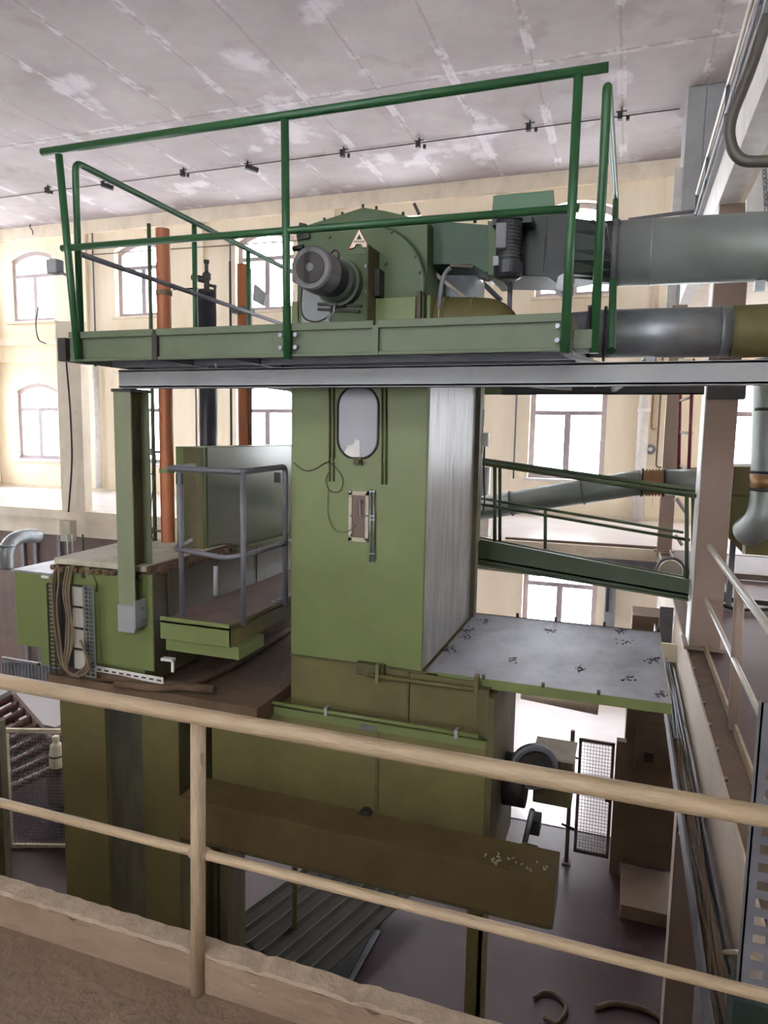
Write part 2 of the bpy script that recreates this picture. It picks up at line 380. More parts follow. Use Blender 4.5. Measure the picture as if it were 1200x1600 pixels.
for px_, z0, z1, lb in ((146, 5.0, 8.0, 'thin vertical conduit between the two left upper windows'), (360, 5.0, 7.6, 'thin conduit between the black cylinder and rear orange cylinder on the wall')):
    a = at(px_, 430, 'Y', 17.74); pipe('conduit', [(a.x, 17.74, z0), (a.x, 17.74, z1)], .025, 'iron_grey', lb, 'conduit')
a = at(855, 250, 'Y', 17.74)
a = at(1028, 330, 'Y', 17.74); e = at(1062, 300, 'Y', 17.74)
pipe('conduit', [(a.x, 17.74, 4.9), (a.x, 17.74, 6.95), (e.x, 17.74, 6.95)], .03, 'trim_cream', 'cream conduit with a square corner high beside the grey shaft', 'conduit')
a = at(540, 480, 'Y', 17.74); pipe('wall_pipe', [(-16.2, 17.72, 7.3), (-1.0, 17.72, 7.1)], .018, 'cable_brown', 'thin horizontal cable along the far wall across the upper windows', 'cable')
pipe('support_rod', [at(797, 432, 'Y', 5.15), at(796, 500, 'Y', 5.15)], .018, 'iron_grey', 'short dark pipe seen below the vertical damper motor', 'pipe')

# ceiling line of sensors and cable
tag(MB().tube([(-18, 15.25, CZ-.03), (.6, 15.05, CZ-.03)], .012, 6).build('ceiling_cable', 'cable_dark'), 'thin cable strung along the concrete ceiling between small black fittings', 'cable')
CF = [(75, 'leftmost small fitting on the ceiling cable'), (162, 'flat black fitting above the left corner of the green railing'), (287, 'small bracket fitting third from left on the ceiling cable'), (387, 'flat black tilted fitting left of the middle green post'), (537, 'small fitting on the ceiling just right of the middle green post'), (655, 'ceiling fitting above the fan housing, right part'), (828, 'ceiling fitting just left of the right green post'), (971, 'rightmost ceiling fitting near the grey shaft')]
for i, (px_, lb) in enumerate(CF):
    a = at(px_, {75: 297, 162: 288, 287: 270, 387: 260, 537: 239, 655: 225, 828: 198, 971: 180}[px_], 'Z', CZ-.12)
    t = thing('ceiling_fitting', a, lb, 'fitting', 'small black fittings along the ceiling')
    MB().bar(a+V3(0, 0, .12), a, .03, .03).bar(a+V3(-.1, 0, .07), a+V3(.1, 0, .07), .03, .02).build('bracket', 'steel_dark', t)
    if i in (1, 3): MB().bar(a+V3(.0, -.1, -.03), a+V3(.22, .1, -.09), .1, .1).build('housing', 'steel_dark', t)
    else: MB().box(a.x-.07, a.x+.02, a.y-.05, a.y+.05, a.z-.08, a.z+.06).cyl(a+V3(.12, 0, -.03), a+V3(.12, 0, -.11), .035, seg=8).build('housing', 'steel_dark', t)

# ================================================================ COLUMNS, RIGHT GALLERY
def hcolumn(name, x0, x1, y0, y1, z0, z1, m_, label, parts=True):
    t = thing(name, ((x0+x1)/2, (y0+y1)/2, z0), label, 'column')
    MB().box(x0, x1, y0, y1, z0, z1).build('shaft', m_, t, .008)
    MB().box(x0-.05, x1+.05, y0-.05, y1+.05, z0, z0+.03).build('base_plate', m_, t)
    return t
hcolumn('steel_column', .665, .935, 7.05, 7.35, 0, 4.08, 'column_paint', 'large brownish-pink painted steel column on the right gallery edge')
MB2 = MB().box(.655, .665, 7.03, 7.37, 0.03, 4.08)
o = MB2.build('flange', 'white_paint', bpy.data.objects['steel_column'])
hcolumn('steel_column', .60, .84, 13.0, 13.2, 0, 4.25, 'column_paint', 'farther pinkish column behind the brown steel column')
hcolumn('steel_column', -12.75, -12.05, 13.0, 13.25, 0, 4.45, 'trim_cream', 'pale pink column at the far gallery edge, left, with a black cable')
a = at(107, 700, 'Y', 12.95)
pipe('cable', [at(103, 560, 'Y', 12.9), at(110, 640, 'Y', 12.9), at(113, 720, 'Y', 12.9), at(107, 800, 'Y', 12.9)], .02, 'rubber', 'black cable hanging down the face of the pale left column', 'cable', rad=.4)
t = thing('control_box', at(112, 850, 'Y', 12.8), 'small beige junction box with wires at the foot of the pale column', 'box')
a = at(103, 812, 'Y', 12.9); e = at(120, 845, 'Y', 12.9); MB().box(a.x, e.x, 12.7, 12.9, e.z, a.z).build('housing', 'slab_pale', t)
for dx, c_ in ((105, 'board_blue'), (113, 'white_paint'), (129, 'duct_green')):
    s_ = at(dx, 835, 'Y', 12.68); MB().tube([s_, s_-V3(0, 0, .5)], .02, 6).build('wire', c_, t)

# right gallery edge channel
t = thing('gallery_edge_beam', (.72, 7, -.3), 'long dusty steel channel along the edge of the right gallery floor', 'beam')
MB().box(.64, .82, 2.0, 13.0, -.05, -.03).build('flange', 'concrete_floor', t)
MB().box(.635, .65, 2.0, 13.0, -.62, -.0).build('web', 'gallery_paint', t)
MB().box(.80, .82, 2.0, 13.0, -.03, .05).build('rim', 'beige_post', t, .004)
for y in [2.7+.42*i for i in range(11)]:
    MB().bolt((.66, y, -.03), .016, (0, 0, 1), .02).build('bolt', 'galv', t)
# brackets + cable tray along the edge
t = thing('cable_tray', (.5, 5, -.5), 'dusty cable tray crammed with silver cables below the right gallery edge', 'cable tray')
MB().box(.46, .475, 2.4, 9.5, -.56, -.42).box(.46, .60, 2.4, 9.5, -.57, -.555).box(.59, .60, 2.4, 9.5, -.56, -.47).build('tray', 'iron_grey', t)
b = MB()
for i in range(7):
    x0 = .485+i*.016; b.tube(curve([(x0+random.uniform(-.012, .012), 2.4+j*.55, -.535+random.uniform(0, .03)) for j in range(13)], 3), .011, 6)
b.build('cables', 'galv', t)
b = MB()
for i in range(9):
    x0 = .48+i*.012; b.tube(curve([(x0+random.uniform(-.015, .015), 2.4+j*.4, -.53+random.uniform(0, .045)) for j in range(10)], 3), .012, 6)
b.build('cables', 'cable_brown', t)
for y in (3.2, 4.9, 6.6, 8.3): MB().box(.46, .634, y, y+.05, -.6, -.572).build('bracket', 'beige_post', t)
t = thing('perforated_tray', (.55, 8.2, -1), 'short grey vertical slotted tray below the footbridge end', 'cable tray')
a0 = at(1048, 930, 'Y', 8.2); a1 = at(1055, 1010, 'Y', 8.2)
MB().box(.47, .62, 8.6, 8.62, -.8, .02).build('tray', 'iron_grey', t)
MB().box(.44, .64, 8.0, 8.05, -.45, -.25).build('clamp', 'cream', t)
# pipework under the gallery edge and brace
t = thing('under_gallery_column', (.8, 7.2, GZ), 'beige steel support under the right gallery seen between the rails', 'column')
MB().box(.665, .67, 7.05, 7.35, GZ, -.22).box(.67, .93, 7.19, 7.2, GZ, -.22).box(.665, .935, 7.05, 7.06, GZ, -.22).box(.665, .935, 7.34, 7.35, GZ, -.22).build('shaft', 'column_paint', t)
t = thing('tray_support', (.6, 3.5, -2.6), 'long dusty cable ladder hanging beside the gallery wall', 'cable tray')
MB().box(.652, .66, 2.25, 12.9, -1.0, -.62).build('board', 'column_paint', t)
MB().box(.655, .7, 2.05, 12.9, -1.06, -1.0).build('lip', 'column_paint', t)
pipe('bent_pipe', [at(1064, 1302, 'X', .60), at(1095, 1310, 'X', .60), at(1096, 1340, 'X', .60)], .022, 'column_paint', 'short bent pipe stub below the gallery edge beam', 'pipe')
pipe('hose_loop', curve([at(1105, 1510, 'X', .58), at(1120, 1492, 'X', .58), at(1150, 1488, 'X', .58), at(1180, 1500, 'X', .58)], 4), .012, 'cable_light', 'thin looped hose at the lower right of the gallery edge', 'hose')
# right railing
t = thing('right_railing', (.8, 5, 0), 'pale tubular railing along the right gallery running away to the column', 'railing')
MB().tube([(.775, 7.06, 1.0), (.765, 2.6, 1.0)], .026, 14).build('top_rail', 'white_rail', t)
MB().tube([(.775, 7.06, .5), (.765, 2.6, .5)], .018, 12).build('mid_rail', 'white_rail', t)
for y in (5.15, 3.3): MB().tube([(.80, y, 0), (.775, y, 1.0)], .035, 12).build('post', 'column_paint', t)
# perforated upright near the corner
t = thing('slotted_upright', (.50, 2.45, 0), 'blurred grey slotted upright rising behind the railing at the right edge', 'upright')
a = at(1182, 1200, 'Y', 2.45); b = MB(); x0 = a.x; b.box(x0, x0+.006, 2.45, 2.50, -2.6, 1.15); x1 = x0+.07; b.box(x1, x1+.03, 2.45, 2.455, -2.6, 1.15); b.box(x0, x0+.03, 2.45, 2.455, -2.6, 1.15)
for i in range(60): b.box(x0+.03, x1, 2.45, 2.455, -2.6+i*.064, -2.6+i*.064+.03)
b.build('channel', 'iron_grey', t)
MB().box(x0+.02, x0+.12, 2.43, 2.45, at(1185, 1100, 'Y', 2.43).z, at(1185, 1070, 'Y', 2.43).z).build('clip', 'olive', t)
MB().box(x0-.02, x0+.15, 2.40, 2.52, at(1180, 1600, 'Y', 2.4).z-.2, at(1180, 1572, 'Y', 2.4).z).build('base_block', 'damper_dark', t)

# ================================================================ FRONT RAILING
t = thing('front_railing', (-1.34, 1.943, 0), 'worn beige tubular railing across the foreground with one post', 'railing')
MB().tube([(-9, 1.943, 1.02), (XR-1, 1.943, 1.02)], .029, 20).build('top_rail', 'beige_rail', t)
MB().tube([(-9, 1.943, .518), (XR-1, 1.943, .518)], .0175, 16).build('mid_rail', 'beige_rail', t)
MB().tube([(-1.343, 1.92, .0), (-1.343, 1.943, 1.0)], .026, 18).build('post', 'beige_post', t)
MB().tube([(-1.375, 1.943, .518), (-1.31, 1.943, .518)], .024, 14).build('weld_collar', 'beige_post', t)
MB().tube([(-3.15, 1.92, .0), (-3.15, 1.943, 1.0)], .026, 18).build('post', 'beige_post', t)

# ================================================================ GREY BEAM + HANGING POST
t = thing('grey_beam', (-1, 4.2, 2.29), 'long light grey steel beam carrying the green platform', 'beam')
MB().box(-3.505, 2.6, 4.15, 4.17, 2.29, 2.42).build('web', 'beam_grey', t, .004)
MB().box(-3.505, 2.6, 4.15, 4.25, 2.405, 2.42).box(-3.505, 2.6, 4.15, 4.25, 2.29, 2.305).build('flange', 'beam_grey', t)
for px_, py_ in ((317, 577), (331, 573)): MB().bolt(at(px_, py_, 'Z', 2.42)+V3(0, .05, 0), .009, (0, 0, 1), .03).build('bolt', 'galv', t)
t = thing('hanging_post', (-3.45, 4.2, .56), 'green-grey H-section post hanging from the left end of the grey beam', 'post')
zt = 2.28; xa = at(181, 780, 'Y', 4.2).x; xb_ = at(207, 780, 'Y', 4.2).x; yb_ = at(236, 780, 'X', xb_).y
MB().box(xa, xb_, 4.2, 4.215, .62, zt).build('front_flange', 'post_olive', t, .003)
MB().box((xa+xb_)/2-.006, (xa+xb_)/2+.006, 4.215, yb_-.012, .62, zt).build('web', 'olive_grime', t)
MB().box(xa, xb_, yb_-.012, yb_, .82, zt).build('rear_flange', 'post_olive', t)
MB().box(xa-.01, xb_+.02, 4.19, yb_+.01, zt-.012, zt+.01).build('cap_plate', 'steel_dark', t)
a0 = at(183, 945, 'Y', 4.18); a1 = at(206, 990, 'Y', 4.18)
MB().box(xa, xb_, 4.185, 4.2, a1.z, a0.z).box(xb_, xb_+.012, 4.185, 4.32, a1.z+.03, a0.z+.04).build('foot_plate', 'beam_grey', t, .003)
for z in (a0.z-.03, a0.z-.12): MB().bolt((xb_+.012, 4.26, z), .01, (1, 0, 0), .02).build('bolt', 'galv', t)

# ================================================================ GREEN PLATFORM
FX0, FX1, FY, FZ0, FZ1 = -3.70, -.31, 3.9, 2.455, 2.655
t = thing('walkway_platform', (-2, 4.5, 2.45), 'raised green steel platform resting on the grey beam around the fan', 'platform')
b = MB(); xm = [FX0, at(245, 540, 'Y', FY).x, at(588, 540, 'Y', FY).x, FX1]
for x0, x1 in zip(xm, xm[1:]): b.box(x0+.012, x1-.012, FY, FY+.012, FZ0, FZ1).box(x0+.012, x1-.012, FY-.025, FY, FZ1-.045, FZ1).box(x0+.012, x1-.012, FY-.02, FY, FZ0, FZ0+.02)
b.build('fascia', 'frame_green', t, .003)
for x in xm[1:3]: MB().box(x-.02, x+.02, FY-.028, FY+.03, FZ0, FZ1-.03).build('joint', 'steel_dark' if x < -2.5 else 'frame_green', t)
b = MB().box(FX1-.012, FX1, FY, 7.9, FZ0, FZ1).box(FX0, FX0+.012, FY, 7.9, FZ0, FZ1).box(FX0, FX1, 7.89, 7.9, FZ0, FZ1)
b.build('side_member', 'frame_green', t)
b = MB()
for y in (4.3, 4.64): b.box(FX0+.015, FX1-.015, y, y+.02, FZ0, FZ1-.02)
for x in (-3.0, -2.45): b.box(x, x+.03, FY+.02, 7.88, FZ0, FZ1-.03)
b.build('frame', 'iron_grey', t)
b = MB()   # bar grating of the deck, one sheet left of the tower, one strip in front
for x in [FX0+.03+.033*i for i in range(37)]: b.box(x, x+.006, FY+.02, 7.88, FZ1-.06, FZ1-.025)
for x in [FX0+.03+.033*i for i in range(37, 101)]: b.box(x, x+.006, FY+.02, 4.64, FZ1-.06, FZ1-.025)
for y in [FY+.05+.1*i for i in range(39)]: b.box(FX0, -2.45 if y > 4.6 else FX1, y, y+.005, FZ1-.045, FZ1-.025)
b.build('grating', 'steel_dark', t)
MB().box(-.95, FX1, 4.0, 4.6, FZ1-.02, FZ1-.012).build('deck_plate', 'iron_grey', t)
a = at(97, 545, 'Y', 3.93); MB().box(a.x-.03, a.x+.04, 3.92, 4.2, FZ0+.01, FZ1-.03).build('end_bracket', 'steel_dark', t)
MB().box(FX1, FX1+.12, 3.95, 4.2, FZ0+.02, FZ1-.08).build('corner_plate', 'frame_green', t)
MB().bar((FX1-.02, FY+.05, FZ0-.01), (FX1+.22, FY+1.1, FZ0-.01), .05, .02).build('gusset', 'beam_grey', t)
for px_ in (120, 180, 437, 465, 870):
    pass
for px_ in (122, 439, 462, 870):
    for z in (FZ0+.055, FZ0+.13): a = at(px_, 540, 'Y', FY-.03); MB().bolt((a.x, FY-.028, z), .014).build('bolt', 'galv', t)
# dark rear members under the platform
t = thing('rear_frame_beam', (-.3, 6.9, 2.4), 'dark steel channel under the platform reaching the brown column', 'beam')
MB().box(-1.2, .63, 6.9, 6.92, 2.40, 2.53).box(-1.2, .63, 6.9, 7.0, 2.40, 2.41).build('channel', 'steel_dark', t)
MB().box(.66, .98, 6.98, 7.1, 2.36, 2.5).build('end_plate', 'steel_dark', t)
MB().bar((-1.3, 5.6, 2.46), (-.55, 6.9, 2.46), .06, .05).bar((.1, 4.3, 2.44), (-.15, 6.9, 2.44), .05, .04).build('diagonal', 'beam_grey', t)

# platform railing
t = thing('platform_railing', (-2, 3.88, 2.5), 'dark green tubular railing around the raised platform', 'railing')
RZ = 3.868; rr = .026
MB().tube([at(66, 238, 'Y', 3.87), at(951, 105, 'Y', 3.87)], rr, 14).build('top_rail', 'rail_green', t)
xa = at(97, 388, 'Y', 3.87); xb = at(905, 325, 'Y', 3.87)
MB().tube([(xa.x, 3.87, xa.z), (xb.x, 3.87, xb.z)], rr*.85, 14).build('mid_rail', 'rail_green', t)
for (p, q) in (((92, 242), (122, 562)), ((445, 188), (449, 562)), ((904, 118), (882, 552))):
    MB().tube([at(*q, 'Y', 3.86), at(*p, 'Y', 3.87)], rr*.95, 14).build('post', 'rail_green', t)
# left side rail, receding
MB().tube(bend([(-3.66, 3.96, 2.5), (-3.66, 3.96, 3.80), (-3.70, 7.8, 3.80), (-3.70, 7.8, 2.5)], .06), rr*.92, 12).build('side_rail', 'rail_green', t)
MB().tube([(-3.66, 3.96, 3.2), (-3.70, 7.8, 3.18)], rr*.75, 12).build('side_mid_rail', 'iron_grey', t)
for y in (5.38, 6.3): MB().tube([(-3.69, y, 2.5), (-3.69, y, 3.8)], rr*.85, 12).build('post', 'rail_green', t)
# right side rail
MB().tube(bend([at(928, 552, 'Y', 3.97), at(949, 132, 'Y', 3.97), at(962, 310, 'X', -.2), at(955, 548, 'X', -.12)], .05), rr*.95, 12).build('side_rail', 'rail_green', t)
MB().tube([at(944, 352, 'Y', 3.97), at(958, 436, 'X', -.2)], rr*.6, 10).build('side_mid_rail', 'iron_grey', t)
# kick plate behind the mid rail at right
a = at(769, 308, 'Y', 3.9); e = at(866, 330, 'Y', 3.9)
o = tag(MB().hexa([at(768, 340, 'Y', 3.9), at(867, 330, 'Y', 3.9), at(867, 330, 'Y', 3.93), at(768, 340, 'Y', 3.93), at(771, 306, 'Y', 3.9), at(865, 297, 'Y', 3.9), at(865, 297, 'Y', 3.93), at(771, 306, 'Y', 3.93)]).build('sign_plate', 'rail_green', bevel=.003), 'blank green plate fixed above the mid rail at the right', 'plate')

# ================================================================ TOWER
TX0, TX1, TY0, TY1 = -2.392, -1.33, 4.7, 6.4
t = thing('machine_tower', (-1.86, 5.5, -.35), 'tall olive green machine tower with an oval window', 'machine')
MB().box(TX0, TX1, TY0, TY1, .27, 2.95).build('body', 'olive', t, .006)
MB().box(TX1, TX1+.008, TY0+.03, TY1-.12, .29, 2.6).build('side_panel', 'steel_scraped', t)['label'] = 'scraped grey steel side panel'
MB().box(TX1, TX1+.05, TY1-.12, TY1, .29, 2.6).build('rear_flange', 'olive_grime', t)
MB().box(TX0+.002, -1.28, TY0+.0, TY1, -.33, .27).build('lower_body', 'olive_dusty_dim', t, .004)
MB().hexa([(TX0-.005, TY0-.015, .262), (-1.2, TY0-.015, .262), (-1.2, TY0, .262), (TX0-.005, TY0, .262), (TX0-.005, TY0-.015, .277), (-1.2, TY0-.015, .277), (-1.2, TY0, .277), (TX0-.005, TY0, .277)]).build('seam_strip', 'olive_grime', t)
a0 = at(640, 1040, 'Y', 4.69); a1 = at(745, 1150, 'Y', 4.69)
MB().box(a0.x+.01, a1.x+.02, 4.67, 5.6, -.15, .262).build('side_box', 'olive_dusty_dim', t, .004)
MB().box(a0.x-.005, a0.x+.01, 4.66, 4.70, -.15, .26).build('seam', 'olive_grime', t)
# oval window
def oval(px0, px1, py0, py1, Y, n=10, rf=.5):
    A = at(px0, py1, 'Y', Y); B = at(px1, py0, 'Y', Y); x0, x1, z0, z1 = A.x, B.x, A.z, B.z; r_ = (x1-x0)*rf; o = []
    for cx_, cz_, s_ in ((x1-r_, z1-r_, 0), (x0+r_, z1-r_, PI/2), (x0+r_, z0+r_, PI), (x1-r_, z0+r_, 1.5*PI)):
        for i in range(n+1): w = s_+PI/2*i/n; o.append((cx_+r_*math.cos(w), Y, cz_+r_*math.sin(w)))
    return o
b = MB(); O = oval(527, 592, 603, 716, TY0-.004, rf=.46); b.tube(O+[O[0], O[1]], .009, 8, cap=False); b.build('window_gasket', 'rubber', t)
MB().prism(oval(528, 591, 604, 715, TY0-.002, rf=.46), (0, .02, 0)).build('sight_glass', 'sight_glass', t)['label'] = 'grey dusty oval sight glass'
MB().prism([at(x, y, 'Y', TY0-.004) for x, y in ((537, 708), (543, 696), (552, 694), (555, 685), (562, 688), (562, 714), (545, 714))], (0, .003, 0)).build('torn_sticker', 'white_paint', t)
for px_, y0, y1 in ((515, 606, 722), (521, 606, 720), (597, 606, 757), (603, 606, 757)):
    MB().tube([at(px_, y0, 'Y', TY0-.015), at(px_, y1, 'Y', TY0-.015)], .0065, 6).build('guide_rod', 'olive_grime', t)
for px_ in (515, 521): MB().tube([at(px_, 722, 'Y', TY0-.012), at(px_, 752, 'Y', TY0-.012)], .005, 6).build('guide_rod', 'olive_grime', t)
MB().bar(at(515, 718, 'Y', TY0-.01), at(605, 720, 'Y', TY0-.01), .012, .02).build('cross_bar', 'olive', t)
a = at(560, 721, 'Y', TY0-.02); MB().box(a.x-.03, a.x+.03, TY0-.045, TY0, a.z-.025, a.z+.03).cyl(a+V3(.015, -.03, 0), a+V3(.015, -.06, 0), .014, seg=8).build('latch', 'olive_grime', t)
# inspection port
A = at(545, 845, 'Y', TY0); B = at(577, 768, 'Y', TY0)
b = MB().box(A.x, B.x, TY0-.012, TY0, A.z, A.z+.03).box(A.x, B.x, TY0-.012, TY0, B.z-.03, B.z).box(A.x, A.x+.025, TY0-.012, TY0, A.z, B.z).box(B.x-.025, B.x, TY0-.012, TY0, A.z, B.z)
f = b.build('port_frame', 'slab_pale', t)
MB().box(A.x+.025, B.x-.025, TY0-.004, TY0, A.z+.03, B.z-.03).build('port_glass', 'brown_panel', f)
MB().tube([at(563, 780, 'Y', TY0-.03), at(562, 805, 'Y', TY0-.03), at(574, 806, 'Y', TY0-.03)], .006, 6).build('port_handle', 'galv', f)
for px_, py_ in ((548, 768), (573, 769), (548, 806), (549, 845), (573, 845), (548, 836)): MB().bolt(at(px_, py_, 'Y', TY0-.012), .008).build('bolt', 'galv', f)
for px_ in (578.5, 584):
    g = MB().tube([at(px_, 765, 'Y', TY0-.02), at(px_, 878, 'Y', TY0-.02)], .007, 8).build('slide_rod', 'galv', t)
for py_ in (768, 806, 812, 865): MB().bar(at(577, py_, 'Y', TY0-.022), at(586, py_, 'Y', TY0-.022), .012, .012).build('rod_clip', 'galv', t)
def onT(p): return [at(x, y, 'Y', TY0-.012) for x, y in p]
MB().tube(curve(onT([(459, 723), (475, 735), (492, 733), (512, 722), (528, 735), (536, 752), (530, 768), (515, 766), (509, 750), (514, 738)]), 5), .0035, 5).build('loose_wire', 'cable_dark', t)
MB().tube(curve(onT([(513, 766), (512, 800), (520, 825), (535, 832), (548, 828), (556, 820)]), 5), .0035, 5).build('loose_wire', 'cable_brown', t)
# latch bar on the lower body
f = MB().box(*(at(557, 1052, 'Y', 4.66).x, at(600, 1052, 'Y', 4.66).x), 4.64, 4.7, at(557, 1052, 'Y', 4.66).z, at(557, 1034, 'Y', 4.66).z).build('bracket', 'olive_grime', t, .004)
MB().tube([at(575, 1055, 'Y', 4.62), at(748, 1078, 'Y', 4.62)], .016, 10).build('latch_bar', 'olive_dusty_dim', t)
a = at(590, 1052, 'Y', 4.61); MB().box(a.x-.012, a.x+.012, 4.59, 4.65, a.z-.07, a.z+.07).build('latch_lug', 'olive', t)
a = at(745, 1070, 'Y', 4.61); MB().box(a.x-.02, a.x+.01, 4.6, 4.67, a.z-.09, a.z+.06).build('latch_lug', 'olive_dusty_dim', t)

# ================================================================ FAN HOUSING
t = thing('fan_housing', (-1.85, 4.9, FZ1), 'green gabled fan housing with a triangular badge on the platform', 'fan')
P = [(-2.345, 2.62), (at(668, 512, 'Y', 4.7).x, 2.62), (at(668, 345, 'Y', 4.7).x, at(668, 345, 'Y', 4.7).z), (at(600, 329, 'Y', 4.7).x, at(600, 329, 'Y', 4.7).z), (at(567, 324, 'Y', 4.7).x, at(567, 324, 'Y', 4.7).z), (-2.345, at(470, 356, 'Y', 4.7).z)]
MB().prism([(x, 4.7, z) for x, z in P], (0, .75, 0)).build('body', 'fan_green', t, .005)
c0 = at(572, 452, 'Y', 4.66); R_ = (at(664, 452, 'Y', 4.66).x-c0.x)
arc = [(c0.x+R_*math.cos(w), 4.66, c0.z+R_*math.sin(w)) for w in [math.radians(-8+ i*7) for i in range(16)]]
top = arc[-1]; L0 = at(480, 512, 'Y', 4.66); 
poly = arc+[(P[5][0]+.03, 4.66, top[2]-.02), (P[5][0]+.03, 4.66, L0.z), (arc[0][0], 4.66, L0.z)]
MB().prism(poly, (0, .04, 0)).build('scroll_plate', 'fan_green', t, .004)
MB().tube([(x, 4.655, z) for x, _, z in arc], .008, 6).build('scroll_rim', 'duct_green', t)
for px_, py_ in ((567, 324), (535, 336), (507, 345), (588, 327), (630, 336)): a = at(px_, py_, 'Y', 4.72); MB().bolt(a, .01, (0, 0, 1), .02).build('bolt', 'duct_green', t)
for px_, py_ in ((515, 370), (612, 362), (648, 400), (655, 426), (602, 412)): MB().bolt(at(px_, py_, 'Y', 4.66), .012).build('bolt', 'olive_grime', t)
# lower cabinet boxes in front of the scroll
A = at(560, 512, 'Y', 4.6); B = at(649, 463, 'Y', 4.6); MB().box(at(580, 512, 'Y', 4.6).x, B.x, 4.6, 4.66, A.z, B.z).build('cover_plate', 'olive', t, .003)
MB().box(B.x, B.x+.03, 4.62, 4.7, A.z, B.z+.04).build('flange', 'olive_grime', t)
A = at(472, 512, 'Y', 4.5); B = at(579, 395, 'Y', 4.5)
MB().box(A.x, B.x, 4.5, 4.66, A.z, B.z).build('motor_bracket', 'fan_green', t, .003)
MB().box(B.x-.006, B.x+.006, 4.44, 4.66, A.z, B.z+.04).build('stiffener', 'olive_grime', t)
MB().box(B.x+.01, B.x+.045, 4.56, 4.66, at(585, 462, 'Y', 4.56).z, at(585, 420, 'Y', 4.56).z).build('vent', 'steel_dark', t)
MB().box(A.x, at(516, 512, 'Y', 4.49).x, 4.49, 4.5, A.z, at(516, 440, 'Y', 4.49).z).build('grey_cover', 'beam_grey', t, .002)
for p, q in (((497, 475), (565, 478)), ((497, 483), (562, 487)), ((510, 438), (545, 440))): MB().bar(at(*p, 'Y', 4.48), at(*q, 'Y', 4.48), .02, .016).build('slide_bar', 'steel_dark', t)
for px_, py_ in ((573, 416), (554, 424), (554, 450), (574, 456)): MB().bolt(at(px_, py_, 'Y', 4.49), .013).build('bolt', 'galv', t)
MB().tube(curve([at(x, y, 'Y', 4.42) for x, y in ((472, 448), (470, 480), (476, 497), (492, 503), (508, 498), (520, 488), (526, 475))], 5), .006, 6).build('motor_cable', 'cable_dark', t)
MB().tube(curve([at(x, y, 'Y', 4.42) for x, y in ((523, 477), (521, 488), (512, 498), (522, 510), (524, 516))], 5), .007, 6).build('motor_cable', 'galv', t)
# clamp at upper left corner
MB().bar(at(475, 350, 'Y', 4.66), at(470, 372, 'Y', 4.66), .05, .05).bar(at(466, 372, 'Y', 4.66), at(485, 368, 'Y', 4.66), .05, .04).tube([at(458, 389, 'Y', 4.66), at(475, 386, 'Y', 4.66)], .02, 8).build('corner_clamp', 'steel_dark', t)
# badge: triangular A shape with inner bar
bp_ = [(561, 359), (576, 386), (567, 386), (564, 381), (556, 381), (554, 386), (546, 388)]
MB().prism([at(561+(x-561)*1.12, 373+(y-373)*1.12, 'Y', 4.648) for x, y in bp_], (0, .01, 0)).build('badge_border', 'logo_red', t)
f = MB().prism([at(x, y, 'Y', 4.645) for x, y in bp_], (0, .006, 0)).build('badge', 'logo_white', t)
b = MB().prism([at(x, y, 'Y', 4.643) for x, y in ((561, 366), (565, 374), (557, 374))], (0, .003, 0))
for i in range(6): b.bar(at(553.5+i*2.8, 379.2, 'Y', 4.643), at(555+i*2.8, 375.6, 'Y', 4.643), .005, .004)
b.build('badge_lettering', 'steel_dark', f)
# motor, axis along Y, standing out of the bracket
ax = at(560, 468, 'Y', 4.5); mx, mz = at(523, 444, 'Y', 4.3).x, at(523, 447, 'Y', 4.3).z
mx, mz = at(485, 418, 'Y', 4.02).x, at(485, 418, 'Y', 4.02).z
t2 = thing('fan_motor', (mx, 4.3, mz-.13), 'grey-violet electric motor with round fan cowl on the fan housing', 'motor')
R_ = .128
MB().lathe((mx, 4.02, mz), (0, 1, 0), [(0, R_*.62), (0, R_*.98), (.015, R_*1.06), (.17, R_*1.08), (.17, R_*.98)], 28).build('cowl', 'motor_grey', t2)
MB().lathe((mx, 4.012, mz), (0, 1, 0), [(0, R_*.16), (.002, R_*.75), (.012, R_*.75)], 24).build('grille', 'steel_dark', t2)
MB().lathe((mx, 4.005, mz), (0, 1, 0), [(0, R_*.2), (.012, R_*.25)], 16).build('hub', 'motor_grey', t2)
pr_ = [(.17, R_*.9)]
for i in range(9): pr_ += [(.175+i*.017, R_*.98), (.184+i*.017, R_*.98), (.184+i*.017, R_*.9), (.191+i*.017, R_*.9)]
MB().lathe((mx, 4.02, mz), (0, 1, 0), pr_, 28).build('cooling_fins', 'motor_dark', t2)
MB().lathe((mx, 4.02, mz), (0, 1, 0), [(.33, R_*1.0), (.36, R_*1.1), (.42, R_*1.1), (.42, R_*1.26), (.485, R_*1.3)], 28).build('flange', 'motor_green', t2)
MB().tube(curve([(mx+.02+.03*math.cos(w), 4.35, mz+R_+.02+.035*math.sin(w)) for w in [i*.7 for i in range(10)]], 2), .007, 6).build('lifting_eye', 'steel_dark', t2)
MB().box(mx-.17, mx-.11, 4.1, 4.3, mz-.06, mz+.06).build('terminal_box', 'motor_grey', t2, .004)

